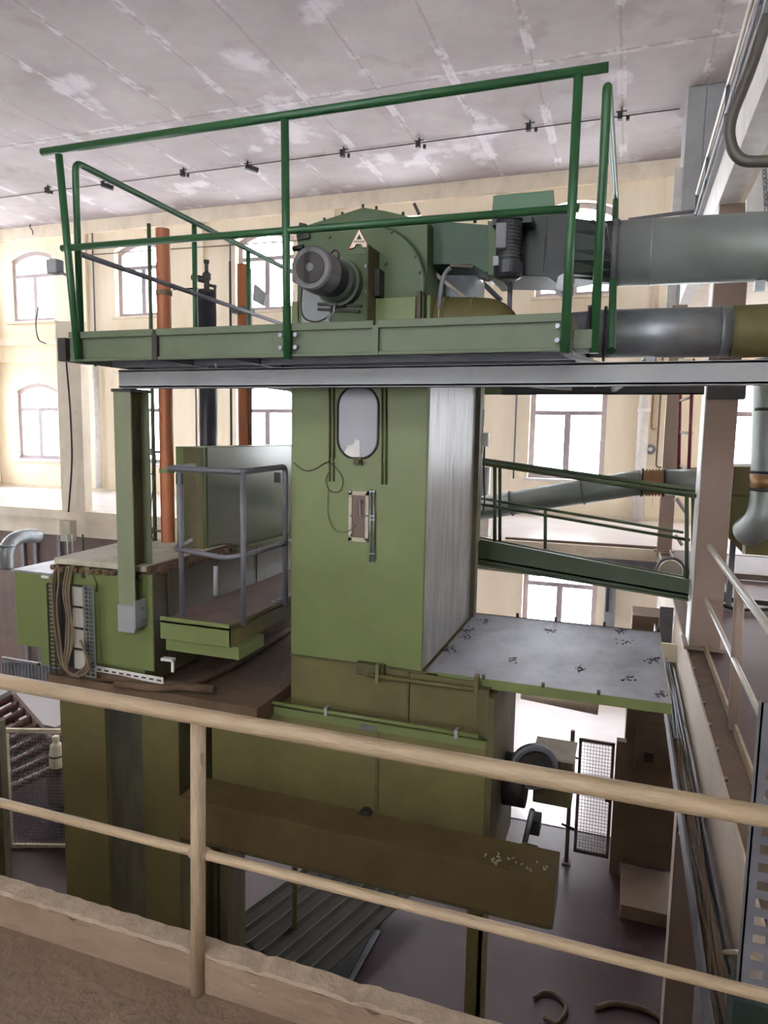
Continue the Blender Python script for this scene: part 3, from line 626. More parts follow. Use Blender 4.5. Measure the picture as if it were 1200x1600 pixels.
# green suction elbow to the right of the housing, lying on the deck
b = MB(); A = at(649, 512, 'Y', 4.75)
pts = [at(650, 505, 'Y', 4.95), at(700, 507, 'Y', 4.95), at(742, 508, 'Y', 5.0), at(770, 515, 'Y', 5.0), at(785, 560, 'Y', 5.0)]
t = thing('suction_elbow', at(720, 520, 'Y', 4.95), 'dusty olive bent duct lying on the platform right of the fan', 'duct')
MB().tube(curve(pts, 6), .19, 22).build('elbow', 'olive_dusty_dim', t)
for i in (1, 2): MB().tube([pts[i]-V3(.008, 0, 0), pts[i]+V3(.008, 0, 0)], .196, 22).build('seam_ring', 'olive', t)
t = thing('hose', at(688, 500, 'Y', 4.7), 'grey hose hooked over a white diagonal strut beside the fan', 'hose')
MB().tube(curve([at(x, y, 'Y', 4.68) for x, y in ((704, 418), (695, 428), (690, 445), (687, 470), (686, 482))], 5), .016, 8).build('tube', 'iron_grey', t)
MB().tube([at(686, 480, 'Y', 4.68), at(685, 510, 'Y', 4.68)], .006, 6).build('tail', 'cable_light', t)
tag(MB().tube([at(670, 420, 'Y', 4.95), at(728, 467, 'Y', 4.95)], .015, 8).build('strut', 'white_rail'), 'white diagonal strut under the green duct', 'strut')
tag(MB().prism([at(x, y, 'Y', 5.2) for x, y in ((668, 415), (738, 418), (743, 430), (741, 470), (668, 470))], (0, .35, 0)).build('galvanised_duct', 'galv'), 'grey sheet metal duct behind the white diagonal strut', 'duct')
tag(MB().tube([at(740, 428, 'Y', 5.6), at(783, 470, 'Y', 5.6)], .02, 8).build('strut', 'iron_grey'), 'grey diagonal strut below the damper against the cream wall', 'strut')

# ================================================================ DUCT, DAMPER, PIPES
t = thing('green_duct', at(720, 415, 'Y', 4.95), 'dark green rectangular duct leading right from the fan housing', 'duct')
def slab(pts, Y, d): return MB().prism([at(x, y, 'Y', Y) for x, y in pts], (0, d, 0))
slab([(669, 344), (770, 352), (770, 425), (757, 425), (735, 413), (669, 413)], 4.85, .5).build('body', 'duct_green', t, .004)
slab([(762, 345), (776, 346), (776, 430), (762, 430)], 4.82, .56).build('flange', 'fan_green', t, .003)
MB().bar(at(704, 415, 'Y', 4.84), at(740, 417, 'Y', 4.84), .03, .02).build('support_angle', 'olive_grime', t)
for px_, py_ in ((742, 344),): MB().bolt(at(px_, py_+4, 'Y', 4.9), .012, (0, 0, 1), .03).build('bolt', 'steel_dark', t)
MB().bar(at(655, 335, 'Y', 4.75), at(647, 318, 'Y', 4.75), .012, .02).build('lever', 'steel_dark', t)
t = thing('damper_box', at(850, 430, 'Y', 4.95), 'dark green damper box between the green duct and the large grey pipe', 'damper')
slab([(776, 335), (868, 328), (872, 432), (776, 430)], 4.9, .5).build('body', 'damper_dark', t, .004)
slab([(855, 326), (892, 322), (885, 436), (870, 442), (855, 432)], 4.85, .6).build('flange', 'motor_dark', t, .003)
slab([(851, 368), (854, 368), (850, 423), (848, 423)], 4.895, .02).build('slot', 'rubber', t)
MB().box(at(768, 345, 'Y', 4.7).x, at(830, 345, 'Y', 4.7).x, 4.72, 4.9, at(800, 348, 'Y', 4.7).z, at(800, 336, 'Y', 4.7).z).build('motor_shelf', 'motor_dark', t)
slab([(872, 432), (884, 425), (880, 455), (868, 450)], 4.8, .06).build('clamp', 'galv', t)
a = at(795, 390, 'Y', 4.72)
t2 = thing('damper_motor', at(795, 436, 'Y', 4.72), 'vertical dark electric motor hanging on the damper box', 'motor')
zt, zb = at(795, 345, 'Y', 4.72).z, at(795, 438, 'Y', 4.72).z; H = zt-zb; R_ = .09
MB().lathe((a.x, 4.72, zt), (0, 0, -1), [(0, R_*1.0), (.01, R_*.85)]+[q for i in range(10) for q in ((.04+i*.022, R_*.93), (.05+i*.022, R_*.93), (.05+i*.022, R_*.85), (.06+i*.022, R_*.85))], 26).build('body', 'motor_dark', t2)
MB().lathe((a.x, 4.72, zt-.265), (0, 0, -1), [(0, R_*1.05), (H-.30, R_*1.05), (H-.28, R_*.95), (H-.265, R_*.6)], 26).build('cowl', 'black_paint', t2)
MB().box(a.x-.07, a.x+.0, 4.60, 4.66, zt-.2, zt-.04).build('terminal_box', 'motor_grey', t2, .006)
MB().box(a.x-.085, a.x-.05, 4.63, 4.68, zt-.30, zt-.24).build('name_plate', 'beam_grey', t2)
MB().tube(curve([at(x, y, 'Y', 4.7) for x, y in ((776, 416), (773, 430), (762, 438), (752, 434))], 5), .009, 6).build('cable', 'rubber', t2)
t = thing('transition_duct', at(925, 445, 'Y', 5.1), 'dark green transition duct behind the two right railing posts', 'duct')
A = [at(892, 345, 'Y', 4.95), at(888, 432, 'Y', 4.95)]; X0 = A[0].x; X1 = -.15
b = MB(); n_ = 20; cz_, r_ = 3.27, .215; r1 = []; r2 = []
for i in range(n_):
    w = 2*PI*i/n_+PI/4; c_, s_ = math.cos(w), math.sin(w); q = max(abs(c_), abs(s_))
    r1.append(b.bm.verts.new((X0, 5.18+.25*c_/q, cz_+.18*s_/q))); r2.append(b.bm.verts.new((X1, 5.2+r_*c_, cz_+r_*s_)))
for i in range(n_): b.bm.faces.new((r1[i], r1[(i+1) % n_], r2[(i+1) % n_], r2[i]))
b.build('cone', 'damper_dark', t)
t = thing('large_duct_pipe', (.6, 5.2, 3.0), 'large round grey duct running right from the damper', 'duct')
MB().tube([(-.16, 5.2, 3.262), (3.2, 5.2, 3.20)], .215, 40).build('pipe', 'duct_grey', t)
MB().tube([(-.17, 5.2, 3.262), (-.13, 5.2, 3.262)], .225, 40).build('flange', 'iron_grey', t)
MB().tube([(.075, 5.2, 3.258), (.085, 5.2, 3.258)], .217, 40).build('seam', 'duct_grey', t)
a = at(1187, 440, 'Y', 5.2); MB().box(a.x-.03, a.x+.03, 5.17, 5.23, a.z-.06, a.z+.03).build('hanger', 'galv', t)
pz = 2.72
t = thing('lower_duct_pipe', (.4, 5.2, 2.55), 'shiny grey round duct lying just above the grey beam', 'duct')
MB().tube([(-.28, 5.2, pz+.003), (at(1142, 520, 'Y', 5.2).x, 5.2, pz-.01)], .165, 36).build('pipe', 'galv', t)
xg = at(1142, 520, 'Y', 5.2).x
for x in (xg-.06,): MB().tube([(x-.012, 5.2, pz-.01), (x+.012, 5.2, pz-.01)], .169, 36).build('seam', 'galv', t)
MB().tube(curve([(xg, 5.2, pz-.01), (xg+.3, 5.2, pz-.01), (xg+.6, 5.25, pz-.02), (xg+.9, 5.45, pz-.02), (xg+1.1, 5.8, pz-.02)], 5), .17, 30).build('green_bend', 'olive_dusty_dim', t)['label'] = 'olive green bend'
for px_ in (921, 945):
    x = at(px_, 520, 'Y', 5.2).x; MB().tube([(x-.008, 5.2, pz), (x+.008, 5.2, pz)], .19, 30).build('flange', 'steel_dark', t)
MB().tube([(at(921, 520, 'Y', 5.2).x, 5.2, pz), (at(880, 520, 'Y', 5.2).x, 5.2, pz-.0), (at(800, 520, 'Y', 5.2).x, 5.2, pz-.03)], .1, 28, radii=[.16, .155, .10]).build('reducer', 'iron_grey', t)
for px_, py_ in ((921, 484), (947, 486)): MB().bolt(at(px_, py_, 'Y', 5.2), .014, (0, 0, 1), .03).build('bolt', 'galv', t)
tag(MB().box(*[at(1060, 563, 'Y', 4.2).x, at(1082, 563, 'Y', 4.2).x], 4.18, 4.22, 2.421, 2.436).build('tape_scrap', 'slab_pale'), 'scrap of pale tape stuck on top of the grey beam', 'tape')
# upper cross pipe in front of the wall at right
tag(MB().tube([(-.15, 10.3, at(965, 345, 'Y', 10.3).z), at(1097, 328, 'Y', 10.3)], .025, 8).build('cross_rail', 'iron_grey'), 'thin grey horizontal rail above the large round duct', 'rail')

# ================================================================ UPPER RIGHT GALLERY
t = thing('upper_gallery_beam', (.72, 7, 4.1), 'whitish steel channel along the edge of the upper right gallery', 'beam')
MB().box(.65, .665, 2.0, 12.0, 4.10, 4.45).build('web', 'white_paint', t)
MB().box(.65, .82, 2.0, 12.0, 4.08, 4.10).build('bottom_flange', 'white_paint', t, .003)
MB().box(.60, .82, 2.0, 12.0, 4.45, 4.47).build('top_flange', 'beam_grey', t)
t = thing('upper_gallery_railing', (.7, 7, 4.45), 'thin railing on the upper right gallery seen from below', 'railing')
ZU = at(1129, 164, 'X', .69).z
MB().tube([(.69, 2.5, ZU), (.69, 10.3, ZU)], .022, 10).build('top_rail', 'white_rail', t)
MB().tube([(.69, 2.5, 4.95), (.69, 10.3, 4.95)], .02, 10).build('mid_rail', 'iron_grey', t)
for y in (3.9, 5.6, 7.3, 9.0, 10.3): MB().tube([(.69, y, 4.45), (.69, y, ZU)], .02, 10).build('post', 'iron_grey', t)
pp = [at(1200, 25, 'Y', 4.2), at(1172, 110, 'Y', 4.2), at(1143, 185, 'Y', 4.2), at(1142, 225, 'Y', 4.2), at(1160, 250, 'Y', 4.2), at(1200, 252, 'Y', 4.2), at(1260, 250, 'Y', 4.2)]
tag(MB().tube(curve(pp, 6), .029, 14).build('bent_conduit', 'pipe_brown'), 'thick grey-brown pipe bent in a wide hook at upper right', 'pipe')
t = thing('grey_shaft', (1.5, 14.5, 4.45), 'tall grey sheet metal shaft rising to the ceiling at right', 'shaft')
A = at(1072, 200, 'Y', 14.25); MB().box(A.x, 2.4, 14.25, 15.6, 4.45, CZ-.01).build('body', 'beam_grey', t, .01)
MB().box(A.x-.14, A.x, 14.5, 14.6, 4.45, CZ-1.3).build('white_strip', 'white_paint', t)
for i in range(1, 5): MB().box(A.x+.3*i, A.x+.3*i+.012, 14.24, 14.25, 4.45, CZ-.01).build('seam', 'iron_grey', t)
# chain hoist hook at the right edge
t = thing('diagonal_bracket', (1.05, 5.6, 3.5), 'white triangular steel bracket hanging under the upper gallery', 'bracket')
MB().prism([at(x, y, 'Y', 5.9) for x, y in ((1166, 330), (1166, 312), (1200, 245), (1230, 240), (1230, 330))], (0, .03, 0)).build('plate', 'white_paint', t)
b = MB()
for i in range(11):
    a = at(1194+i*.35, 262+i*6.5, 'Y', 5.85); b.tube([a+V3(.012*math.cos(w), .012*math.sin(w) if i % 2 else 0, .022*math.sin(w)) for w in [k*PI/4 for k in range(9)]], .005, 5, cap=False)
tag(b.build('chain', 'galv'), 'galvanised link chain hanging in front of the white bracket', 'chain')

# ================================================================ CYLINDERS BEHIND THE PLATFORM
CYY = 5.35
def column_px(px, Y): return at(px, 620, 'Y', Y).x
x = column_px(259, CYY); zt = at(255, 358, 'Y', CYY).z
t = thing('orange_cylinder', (x, CYY, .97), 'nearer orange-brown vertical pipe standing on the dusty slab', 'pipe')
MB().tube([(x, CYY, .95), (x, CYY, zt)], .062, 24, cap=False).tube([(x, CYY, zt-.4), (x, CYY, zt)], .056, 24, cap=False).build('pipe', 'orange', t)
for py_ in (458, 735): z = at(255, py_, 'Y', CYY).z; MB().lathe((x, CYY, z-.02), (0, 0, 1), [(0, .063), (0, .072), (.04, .072), (.04, .063)], 24).build('clamp_band', 'cable_brown' if py_ < 500 else 'olive', t)
MB().tube([(x-.03, CYY-.057, .97), (x-.03, CYY-.057, zt-.3)], .006, 5).build('seam', 'orange', t)
t = thing('green_riser', (x-.09, CYY, .97), 'thin green pipe with valve fittings left of the nearer orange pipe', 'pipe')
xr = column_px(238, CYY); MB().tube([(xr, CYY, .95), (xr, CYY, at(238, 349, 'Y', CYY).z)], .018, 12).build('pipe', 'bridge_green', t)
for py_ in (706, 829):
    a = at(238, py_, 'Y', CYY); MB().tube([a-V3(.07, 0, 0), a+V3(.1, 0, 0)], .012, 8).tube([a-V3(0, 0, .03), a+V3(0, 0, .03)], .027, 10).build('fitting', 'iron_grey', t)
MB().tube(curve([at(x_, y_, 'Y', CYY-.03) for x_, y_ in ((231, 690), (226, 715), (227, 735), (238, 740), (243, 720), (241, 700))], 5), .006, 6).build('hose_loop', 'steel_dark', t)
MB().tube(curve([at(x_, y_, 'Y', CYY-.03) for x_, y_ in ((243, 740), (236, 790), (238, 840), (246, 850))], 5), .005, 6).build('hose_loop', 'cable_dark', t)
MB().tube([at(271, 452, 'Y', CYY), at(300, 451, 'Y', CYY), at(310, 451, 'Y', CYY+.5)], .01, 6).build('link_rod', 'iron_grey', t)
Y2 = 6.5; x = column_px(325, Y2); zt = at(325, 458, 'Y', Y2).z
t = thing('black_cylinder', (x, Y2, 1.2), 'blue-black hydraulic cylinder with valve on top', 'cylinder')
MB().tube([(x, Y2, -.02), (x, Y2, zt)], .098, 28).build('barrel', 'black_paint', t)
MB().lathe((x, Y2, zt), (0, 0, 1), [(0, .1), (.02, .1), (.03, .09), (.03, .03), (.14, .03), (.14, .045), (.2, .045), (.22, .02), (.3, .02), (.31, .03), (.34, .03)], 16).build('valve', 'steel_dark', t)
MB().tube([(x-.16, Y2-.02, zt+.17), (x, Y2-.02, zt+.13)], .035, 10).bar((x, Y2, zt+.09), (x+.11, Y2, zt+.06), .03, .03).bar((x+.1, Y2, zt+.08), (x+.1, Y2, zt+.0), .02, .02).build('valve_arm', 'steel_dark', t)
MB().tube([(x-.1, Y2-.08, .9), (x-.1, Y2-.08, zt-.05)], .01, 6).build('guide_rod', 'galv', t)
Y3 = 7.1; x = column_px(381, Y3); zt = at(376, 414, 'Y', Y3).z
t = thing('orange_cylinder', (x, Y3, 1.2), 'farther orange pipe behind the platform railing, right of the black cylinder', 'pipe')
MB().tube([(x, Y3, -.02), (x, Y3, zt)], .068, 24).build('pipe', 'orange', t)
MB().tube([(x+.085, Y3, .9), (x+.085, Y3, zt-.05)], .022, 10).build('guide_rod', 'brown_panel', t)
z = at(375, 487, 'Y', Y3).z; MB().box(x-.1, x+.12, Y3-.1, Y3+.05, z-.03, z+.04).build('clamp', 'iron_grey', t)
MB().prism([(x+.12, Y3, z+.12), (x+.26, Y3, z+.05), (x+.29, Y3, z+.18), (x+.14, Y3, z+.3)], (0, .06, 0)).build('sensor', 'beam_grey', t)
MB().bar((x-.17, Y3, .9), (x-.17, Y3, at(361, 408, 'Y', Y3).z), .02, .02).build('rail', 'steel_dark', t)
# spotlight-like box hanging by the left post
t = thing('camera_box', at(85, 430, 'Y', 8), 'small grey device on a bracket left of the green railing', 'device')
a = at(86, 416, 'Y', 4.0); MB().box(a.x-.045, a.x+.045, 3.96, 4.04, a.z-.055, a.z+.045).build('housing', 'beam_grey', t, .01)
MB().tube([a+V3(.03, 0, -.04), at(112, 433, 'Y', 3.95)], .01, 8).build('bracket', 'iron_grey', t)
t = thing('hanging_wire', at(60, 520, 'Y', 12), 'thin loose wire dangling in front of the left wall', 'wire')
MB().tube(curve([at(x_, y_, 'Y', 12) for x_, y_ in ((60, 480), (56, 505), (60, 530), (72, 537))], 5), .012, 6).build('wire', 'cable_dark', t)
t = thing('hanging_wire', at(50, 350, 'Y', 17), 'short dark wire tail hanging from the ceiling edge at far left', 'wire')
MB().tube(curve([at(x_, y_, 'Y', 17.5) for x_, y_ in ((48, 347), (47, 355), (51, 361), (51, 367))], 5), .015, 6).build('wire', 'cable_dark', t)

# ================================================================ LEFT PRESS
t = thing('press_box', (-3.75, 5.3, .0), 'large olive green press box with a lifting lug', 'machine')
MB().box(-4.06, -3.385, 4.32, 6.9, .12, .89).build('body', 'olive', t, .006)
MB().box(-4.0, -3.5, 4.36, 6.8, -.02, .12).build('plinth', 'olive', t)
MB().box(-3.385, -3.379, 4.325, 6.9, .12, .89).build('side_plate', 'press_side_shaded', t)  # thin overlay: dusty brown, darkened to hold the shade of this face
for y in (4.5, 5.2, 5.9): MB().box(-3.379, -3.372, y, y+.03, .14, .87).build('rib', 'press_side_shaded', t)
MB().prism([at(x_, y_, 'Y', 4.30) for x_, y_ in ((113, 925), (116, 895), (130, 886), (139, 886), (150, 912), (150, 925))], (0, .025, 0)).build('lifting_lug', 'olive', t, .003)
MB().tube([at(131, 900, 'Y', 4.303), at(131, 900, 'Y', 4.292)], .02, 14).build('lug_hole', 'rubber', t)
for px_ in (238, 246): MB().bolt(at(px_, 916, 'X', -3.385), .012, (1, 0, 0)).build('bolt', 'olive_grime', t)
t = thing('side_box', (-4.4, 4.7, .1), 'smaller olive green box at the far left of the press', 'machine')
MB().box(-4.80, -4.40, 4.35, 5.0, .16, .795).build('body', 'olive', t, .006)
MB().box(-4.815, -4.39, 4.34, 5.01, .795, .81).build('lid', 'dusty_metal', t)
MB().box(-4.6, -4.42, 4.4, 4.9, .0, .16).build('foot', 'olive', t)
a = at(73, 901, 'Y', 4.35); MB().box(a.x-.04, a.x+.04, 4.33, 4.36, a.z-.01, a.z+.01).build('label_strip', 'white_paint', t)
MB().bolt(at(60, 1036, 'Y', 4.38), .014, (0, 0, -1), .02).build('bolt', 'rubber', t)
t = thing('dusty_slab', (-3.9, 4.9, .89), 'dusty pale slab lying on top of the press box', 'slab')
MB().hexa([(-4.32, 4.3, .905), (-3.43, 4.3, .905), (-3.43, 5.45, .905), (-4.4, 5.45, .905), (-4.32, 4.3, .955), (-3.43, 4.3, .955), (-3.43, 5.45, .955), (-4.4, 5.45, .955)]).build('board', 'slab_pale', t, .01)
MB().box(-3.44, -3.40, 4.32, 5.5, .88, .95).build('edge_strip', 'dust_brown', t)
for i in range(9): q = V3(-3.41+random.uniform(-.01, .015), 4.4+i*.13, .88+random.uniform(0, .03)); MB().lathe(q, (random.uniform(-.3, .3), 1, 0), [(0, .01), (.02, .035), (.08, .04), (.12, .02), (.13, .005)], 9).build('dust_clump', 'dust_brown', t)
b = MB()
for i in range(12):
    x_ = -4.32+i*.075; pts = curve([(x_+random.uniform(-.01, .01), 4.28+j*.25, .875+random.uniform(-.01, .01)) for j in range(4)], 3); b.tube(pts, .022, 8)
tag(b.build('hose_bundle', 'dust_brown'), 'row of dusty hoses squeezed under the pale slab', 'hoses')
# cable tray with hanging cable loop
def perforated(px0, px1, py0, py1, Y, nx, nz):
    A = at(px0, py1, 'Y', Y); B = at(px1, py0, 'Y', Y); b = MB(); x0, x1, z0, z1 = A.x, B.x, A.z, B.z; W = (x1-x0)
    for i in range(nx+1): xx = x0+W*i/nx; b.box(xx-W*.08, xx+W*.08, Y, Y+.003, z0, z1)
    for j in range(nz+1): zz = z0+(z1-z0)*j/nz; b.box(x0, x1, Y, Y+.003, zz-.007, zz+.007)
    return b
t = thing('slotted_cable_tray', at(110, 1050, 'Y', 4.25), 'vertical slotted metal cable tray on the press front', 'cable tray')
perforated(79, 92, 914, 1052, 4.22, 2, 22).build('side_rail', 'steel_dark', t)
perforated(134, 145, 918, 1056, 4.22, 2, 22).build('side_rail', 'galv', t)
A = at(119, 1045, 'Y', 4.27); B = at(134, 916, 'Y', 4.27); b = MB().box(at(92, 1000, 'Y', 4.29).x, B.x, 4.29, 4.295, A.z, B.z); b.build('back_plate', 'steel_dark', t)
b = MB()
for i in range(4):
    z0 = A.z+(B.z-A.z)*i/4; b.box(A.x, B.x, 4.255, 4.27, z0+.01, z0+(B.z-A.z)/4-.012)
b.build('clips', 'white_rail', t)
t = thing('cable_loop', at(105, 1050, 'Y', 4.2), 'bundle of grey and beige cables looping down in front of the slotted tray', 'cables')
for i in range(8):
    d = i*4.6; s_ = 1-i*.05; Yc = 4.19-.012*(i % 3)
    pts = [(116-i*3, 884+i*.5), (108-d*.45+4, 892), (103-d*.45+4, 925), (104-d*.3+6, 960), (112-d*.55+2, 985), (110-d*.5+2, 1010), (103-d*.3+3, 1035), (108+i*.8, 1050+i*1.2), (125, 1056-i*2), (140-i*1.2, 1040-i*1.5), (124+i*.5, 1000)] if i < 5 else [(96-i, 884), (92-(i-5)*5, 905), (89-(i-5)*3, 950), (94-(i-5)*3, 1000), (99-(i-5)*2, 1035), (108, 1052), (125, 1058)]
    MB().tube(curve([at(x_, y_, 'Y', Yc) for x_, y_ in pts], 6), .0085, 7).build('cable', ('cable_light', 'cable_light', 'cable_brown', 'cable_light', 'cable_brown', 'cable_brown', 'cable_dark', 'cable_brown')[i], t)
# bed under the boxes
t = thing('press_bed', (-3.4, 5.6, -.15), 'dust-covered steel bed under the green press boxes', 'machine')
MB().box(-4.42, -2.45, 4.28, 7.6, -.16, -.02).build('table', 'dust_brown', t, .01)
MB().tube([at(110, 1055, 'Z', .0)+V3(0, 0, .02), at(335, 1082, 'Z', .0)+V3(0, 0, .02)], .035, 10).build('hose', 'dust_brown', t)
MB().tube(curve([at(x_, y_, 'Z', .02) for x_, y_ in ((180, 1068), (260, 1075), (320, 1060), (380, 1030), (450, 985))], 5), .03, 10).build('hose', 'dust_brown', t)
MB().bar(at(370, 1010, 'Z', .1), at(452, 955, 'Z', .1), .05, .1).build('rail', 'dust_brown', t)
t = thing('slotted_strip', at(200, 1050, 'Y', 4.3), 'white slotted metal strip lying along the press bed front', 'strip')
b = MB(); A = at(150, 1045, 'Y', 4.31); B = at(255, 1064, 'Y', 4.31); b.bar(A, B, .004, .055); b.bar(A+V3(0, .03, -.025), B+V3(0, .03, -.025), .06, .004)
b.build('strip', 'white_paint', t); 
b = MB()
for i in range(9): q = A.lerp(B, (i+.5)/9); b.box(q.x-.02, q.x+.02, q.y-.006, q.y-.003, q.z-.006, q.z+.006)
b.build('slots', 'steel_dark', t)['kind'] = 'stuff'
tag(MB().bar(at(254, 1029, 'Y', 4.35), at(272, 1031, 'Y', 4.35), .05, .02).bar(at(270, 1031, 'Y', 4.35), at(270, 1050, 'Y', 4.35), .02, .015).build('small_angle', 'white_paint'), 'small white angle bracket below the catwalk front', 'bracket')

# press column down to the ground
t = thing('press_column', (-3.8, 4.6, GZ), 'dark olive H-section press column reaching down to the ground', 'column')
xL = at(97, 1200, 'Y', 4.42).x; xa = at(168, 1200, 'Y', 4.42).x; xb = at(218, 1200, 'Y', 4.42).x; xc = at(275, 1200, 'Y', 4.42).x
MB().box(xL, xa, 4.42, 4.46, GZ, -.16).build('front_plate', 'olive_dusty_dim', t, .004)
MB().box(xL+.02, xL+.05, 4.46, 5.0, GZ, -.16).box(xa-.05, xa-.02, 4.46, 5.0, GZ, -.16).build('web', 'olive_grime', t)
MB().box(xa-.08, xa, 4.405, 4.42, GZ, -.16).build('stiffener', 'olive_dusty_dim', t)
MB().box(xb, xc, 4.46, 5.2, GZ, -.16).build('rear_box', 'olive_dusty_dim', t, .004)
MB().box(xc+.02, xc+.06, 4.9, 5.2, GZ, -.16).box(xc+.08, xc+.1, 4.9, 5.2, GZ, -.16).build('guide', 'olive_grime', t)

# rear green cabinet behind the press box
t = thing('green_cabinet', (-3.8, 6, .9), 'tall green cabinet with a reflective side behind the catwalk railing', 'cabinet')
xg0 = at(275, 760, 'Y', 5.15).x; xg1 = at(318, 760, 'Y', 5.15).x
MB().box(xg0, xg1, 5.15, 7.4, .89, 1.85).build('body', 'olive', t, .006)
MB().box(xg1, xg1+.01, 5.2, 7.35, .9, 1.845).build('side_panel', 'gloss_green', t)
MB().box(xg0+.09, xg1, 5.14, 5.15, .9, 1.84).build('front_recess', 'olive_grime', t)
# catwalk
t = thing('catwalk', (-2.9, 5.5, .4), 'narrow green catwalk between the press box and the tower', 'catwalk')
MB().box(-3.225, -2.62, 4.2, 4.215, .44, .61).build('front_plate', 'olive', t, .003)
MB().box(-3.225, -2.62, 4.2, 8.6, .565, .58).build('deck', 'brown_panel', t)
MB().box(-2.635, -2.62, 4.2, 8.6, .44, .61).build('side_plate', 'olive_dusty_dim', t, .003)
MB().box(-3.2, -2.57, 4.23, 4.6, .345, .44).build('lower_lip', 'olive', t, .003)
b = MB()
for i in range(30): b.box(-2.74, -2.70, 5.0+i*.1, 5.05+i*.1, .581, .584)
b.build('tread_holes', 'galv', t)
t = thing('catwalk_railing', (-2.8, 4.5, .58), 'grey tubular railing around the front of the green catwalk', 'railing')
xc1 = at(380, 737, 'Y', 4.26).x; xc0 = at(262, 735, 'Y', 4.3).x; zr = at(380, 737, 'Y', 4.26).z
MB().tube(bend([(xc0-.05, 4.7, zr), (xc0, 4.3, zr), (xc1, 4.26, zr), (xc1, 4.9, zr+.01), (xc1, 4.9, .6)], .05), .022, 12).build('top_rail', 'iron_grey', t)
zm = at(380, 868, 'Y', 4.26).z
MB().tube(bend([(xc0-.02, 4.6, zm+.02), (xc0+.05, 4.3, zm), (xc1-.15, 4.26, zm-.03), (xc1, 4.3, zm), (xc1, 8.2, zm)], .05), .02, 12).build('mid_rail', 'iron_grey', t)
for px_, y_ in ((283, 4.3), (380, 4.26)): xx = at(px_, 850, 'Y', y_).x; MB().tube([(xx, y_, .6), (xx, y_, zr)], .02, 12).build('post', 'iron_grey', t)
for a_, dx in (((283, 750), 0), ((436, 748), 0)): q = at(a_[0], a_[1]-6, 'Y', 4.3 if a_[0] < 300 else 4.88); MB().box(q.x-.04, q.x+.01, q.y-.01, q.y+.01, q.z-.06, q.z+.02).build('gusset', 'steel_dark', t)
a = at(337, 885, 'Y', 4.24); MB().tube([a, at(337, 930, 'Y', 4.24)], .017, 10).build('stub', 'beam_grey', t)

# ================================================================ LOWER MACHINE
LX0, LX1, LYF, LYB = -3.02, -.765, 4.55, 5.62
t = thing('lower_machine', (-1.9, 5.1, -1.4), 'wide dark olive machine body below the tower with a sloped hood', 'machine')
MB().box(LX0, LX1-.04, LYF, LYB, -1.36, -.12).build('body', 'olive_dusty_dim', t, .006)
MB().box(LX1-.04, LX1, LYF+.01, LYB, -1.3, .2).build('end_plate', 'olive_grime', t)
MB().box(LX1-.13, LX1-.045, LYF+.06, LYB, -.12, .235).build('end_post', 'olive_grime', t)
MB().box(LX0, LX1-.04, LYF-.02, LYF, -.16, -.10).build('top_edge', 'olive', t)
# hood
z1, z0 = -.79, -1.11
MB().prism([(LX0-.07, LYF, -.86+.06), (LX0-.07, LYF-.35, z1), (LX0-.07, LYF-.37, z0), (LX0-.07, LYF, z0)], (2.81, 0, 0)).build('hood', 'hood_brown', t, .006)
MB().box(LX0+.1, -.3, LYF-.374, LYF-.36, z0+.0, z0+.02).build('hood_lip', 'olive_grime', t)
a = at(845, 1350, 'Z', -.77)
for q in ((820, 1345, .03), (835, 1352, .025), (800, 1348, .02), (845, 1360, .02), (785, 1340, .018), (855, 1356, .015)):
    pass
b = MB()
for i in range(26):
    a = V3(-.3-random.uniform(.03, .45), LYF-.3+random.uniform(-.04, .1), -.775); w = random.uniform(0, PI); q = V3(math.cos(w), math.sin(w), 0)*random.uniform(.004, .014); b.bar(a-q, a+q, .008, .006)
b.build('chips', 'slab_pale', t)['kind'] = 'stuff'
MB().box(at(586, 1250, 'Y', LYF).x, at(591, 1250, 'Y', LYF).x, LYF-.012, LYF, -.78, -.12).build('seam', 'olive_grime', t)
a = at(578, 1135, 'Y', LYF); MB().box(a.x-.06, a.x+.06, LYF-.024, LYF, a.z-.018, a.z+.018).build('name_plate', 'iron_grey', t)
a = at(572, 1272, 'Y', LYF-.02); MB().tube([a+V3(0, .02, 0), a-V3(0, .05, 0)], .05, 14).box(a.x-.05, a.x+.06, a.y-.03, a.y, a.z-.14, a.z-.05).build('valve', 'steel_dark', t)
MB().tube([at(352, 1086, 'Y', LYF-.04), at(748, 1151, 'Y', LYF-.04)], .015, 10).build('hand_bar', 'olive', t)['label'] = 'pale olive hand bar'
for px_, py_ in ((510, 1111), (713, 1146)): a = at(px_, py_, 'Y', LYF-.04); MB().box(a.x-.012, a.x+.012, LYF-.06, LYF, a.z-.03, a.z+.03).build('bar_clip', 'beam_grey', t)
MB().box(-.905, LX1-.04, LYF+.02, LYF+.1, GZ, -1.36).box(LX1-.055, LX1-.04, LYF+.02, LYF+.35, GZ, -1.36).build('leg', 'olive_dusty_dim', t)
MB().box(LX0+.05, LX0+.12, LYF+.02, LYF+.3, GZ, -1.36).build('leg', 'olive_grime', t)
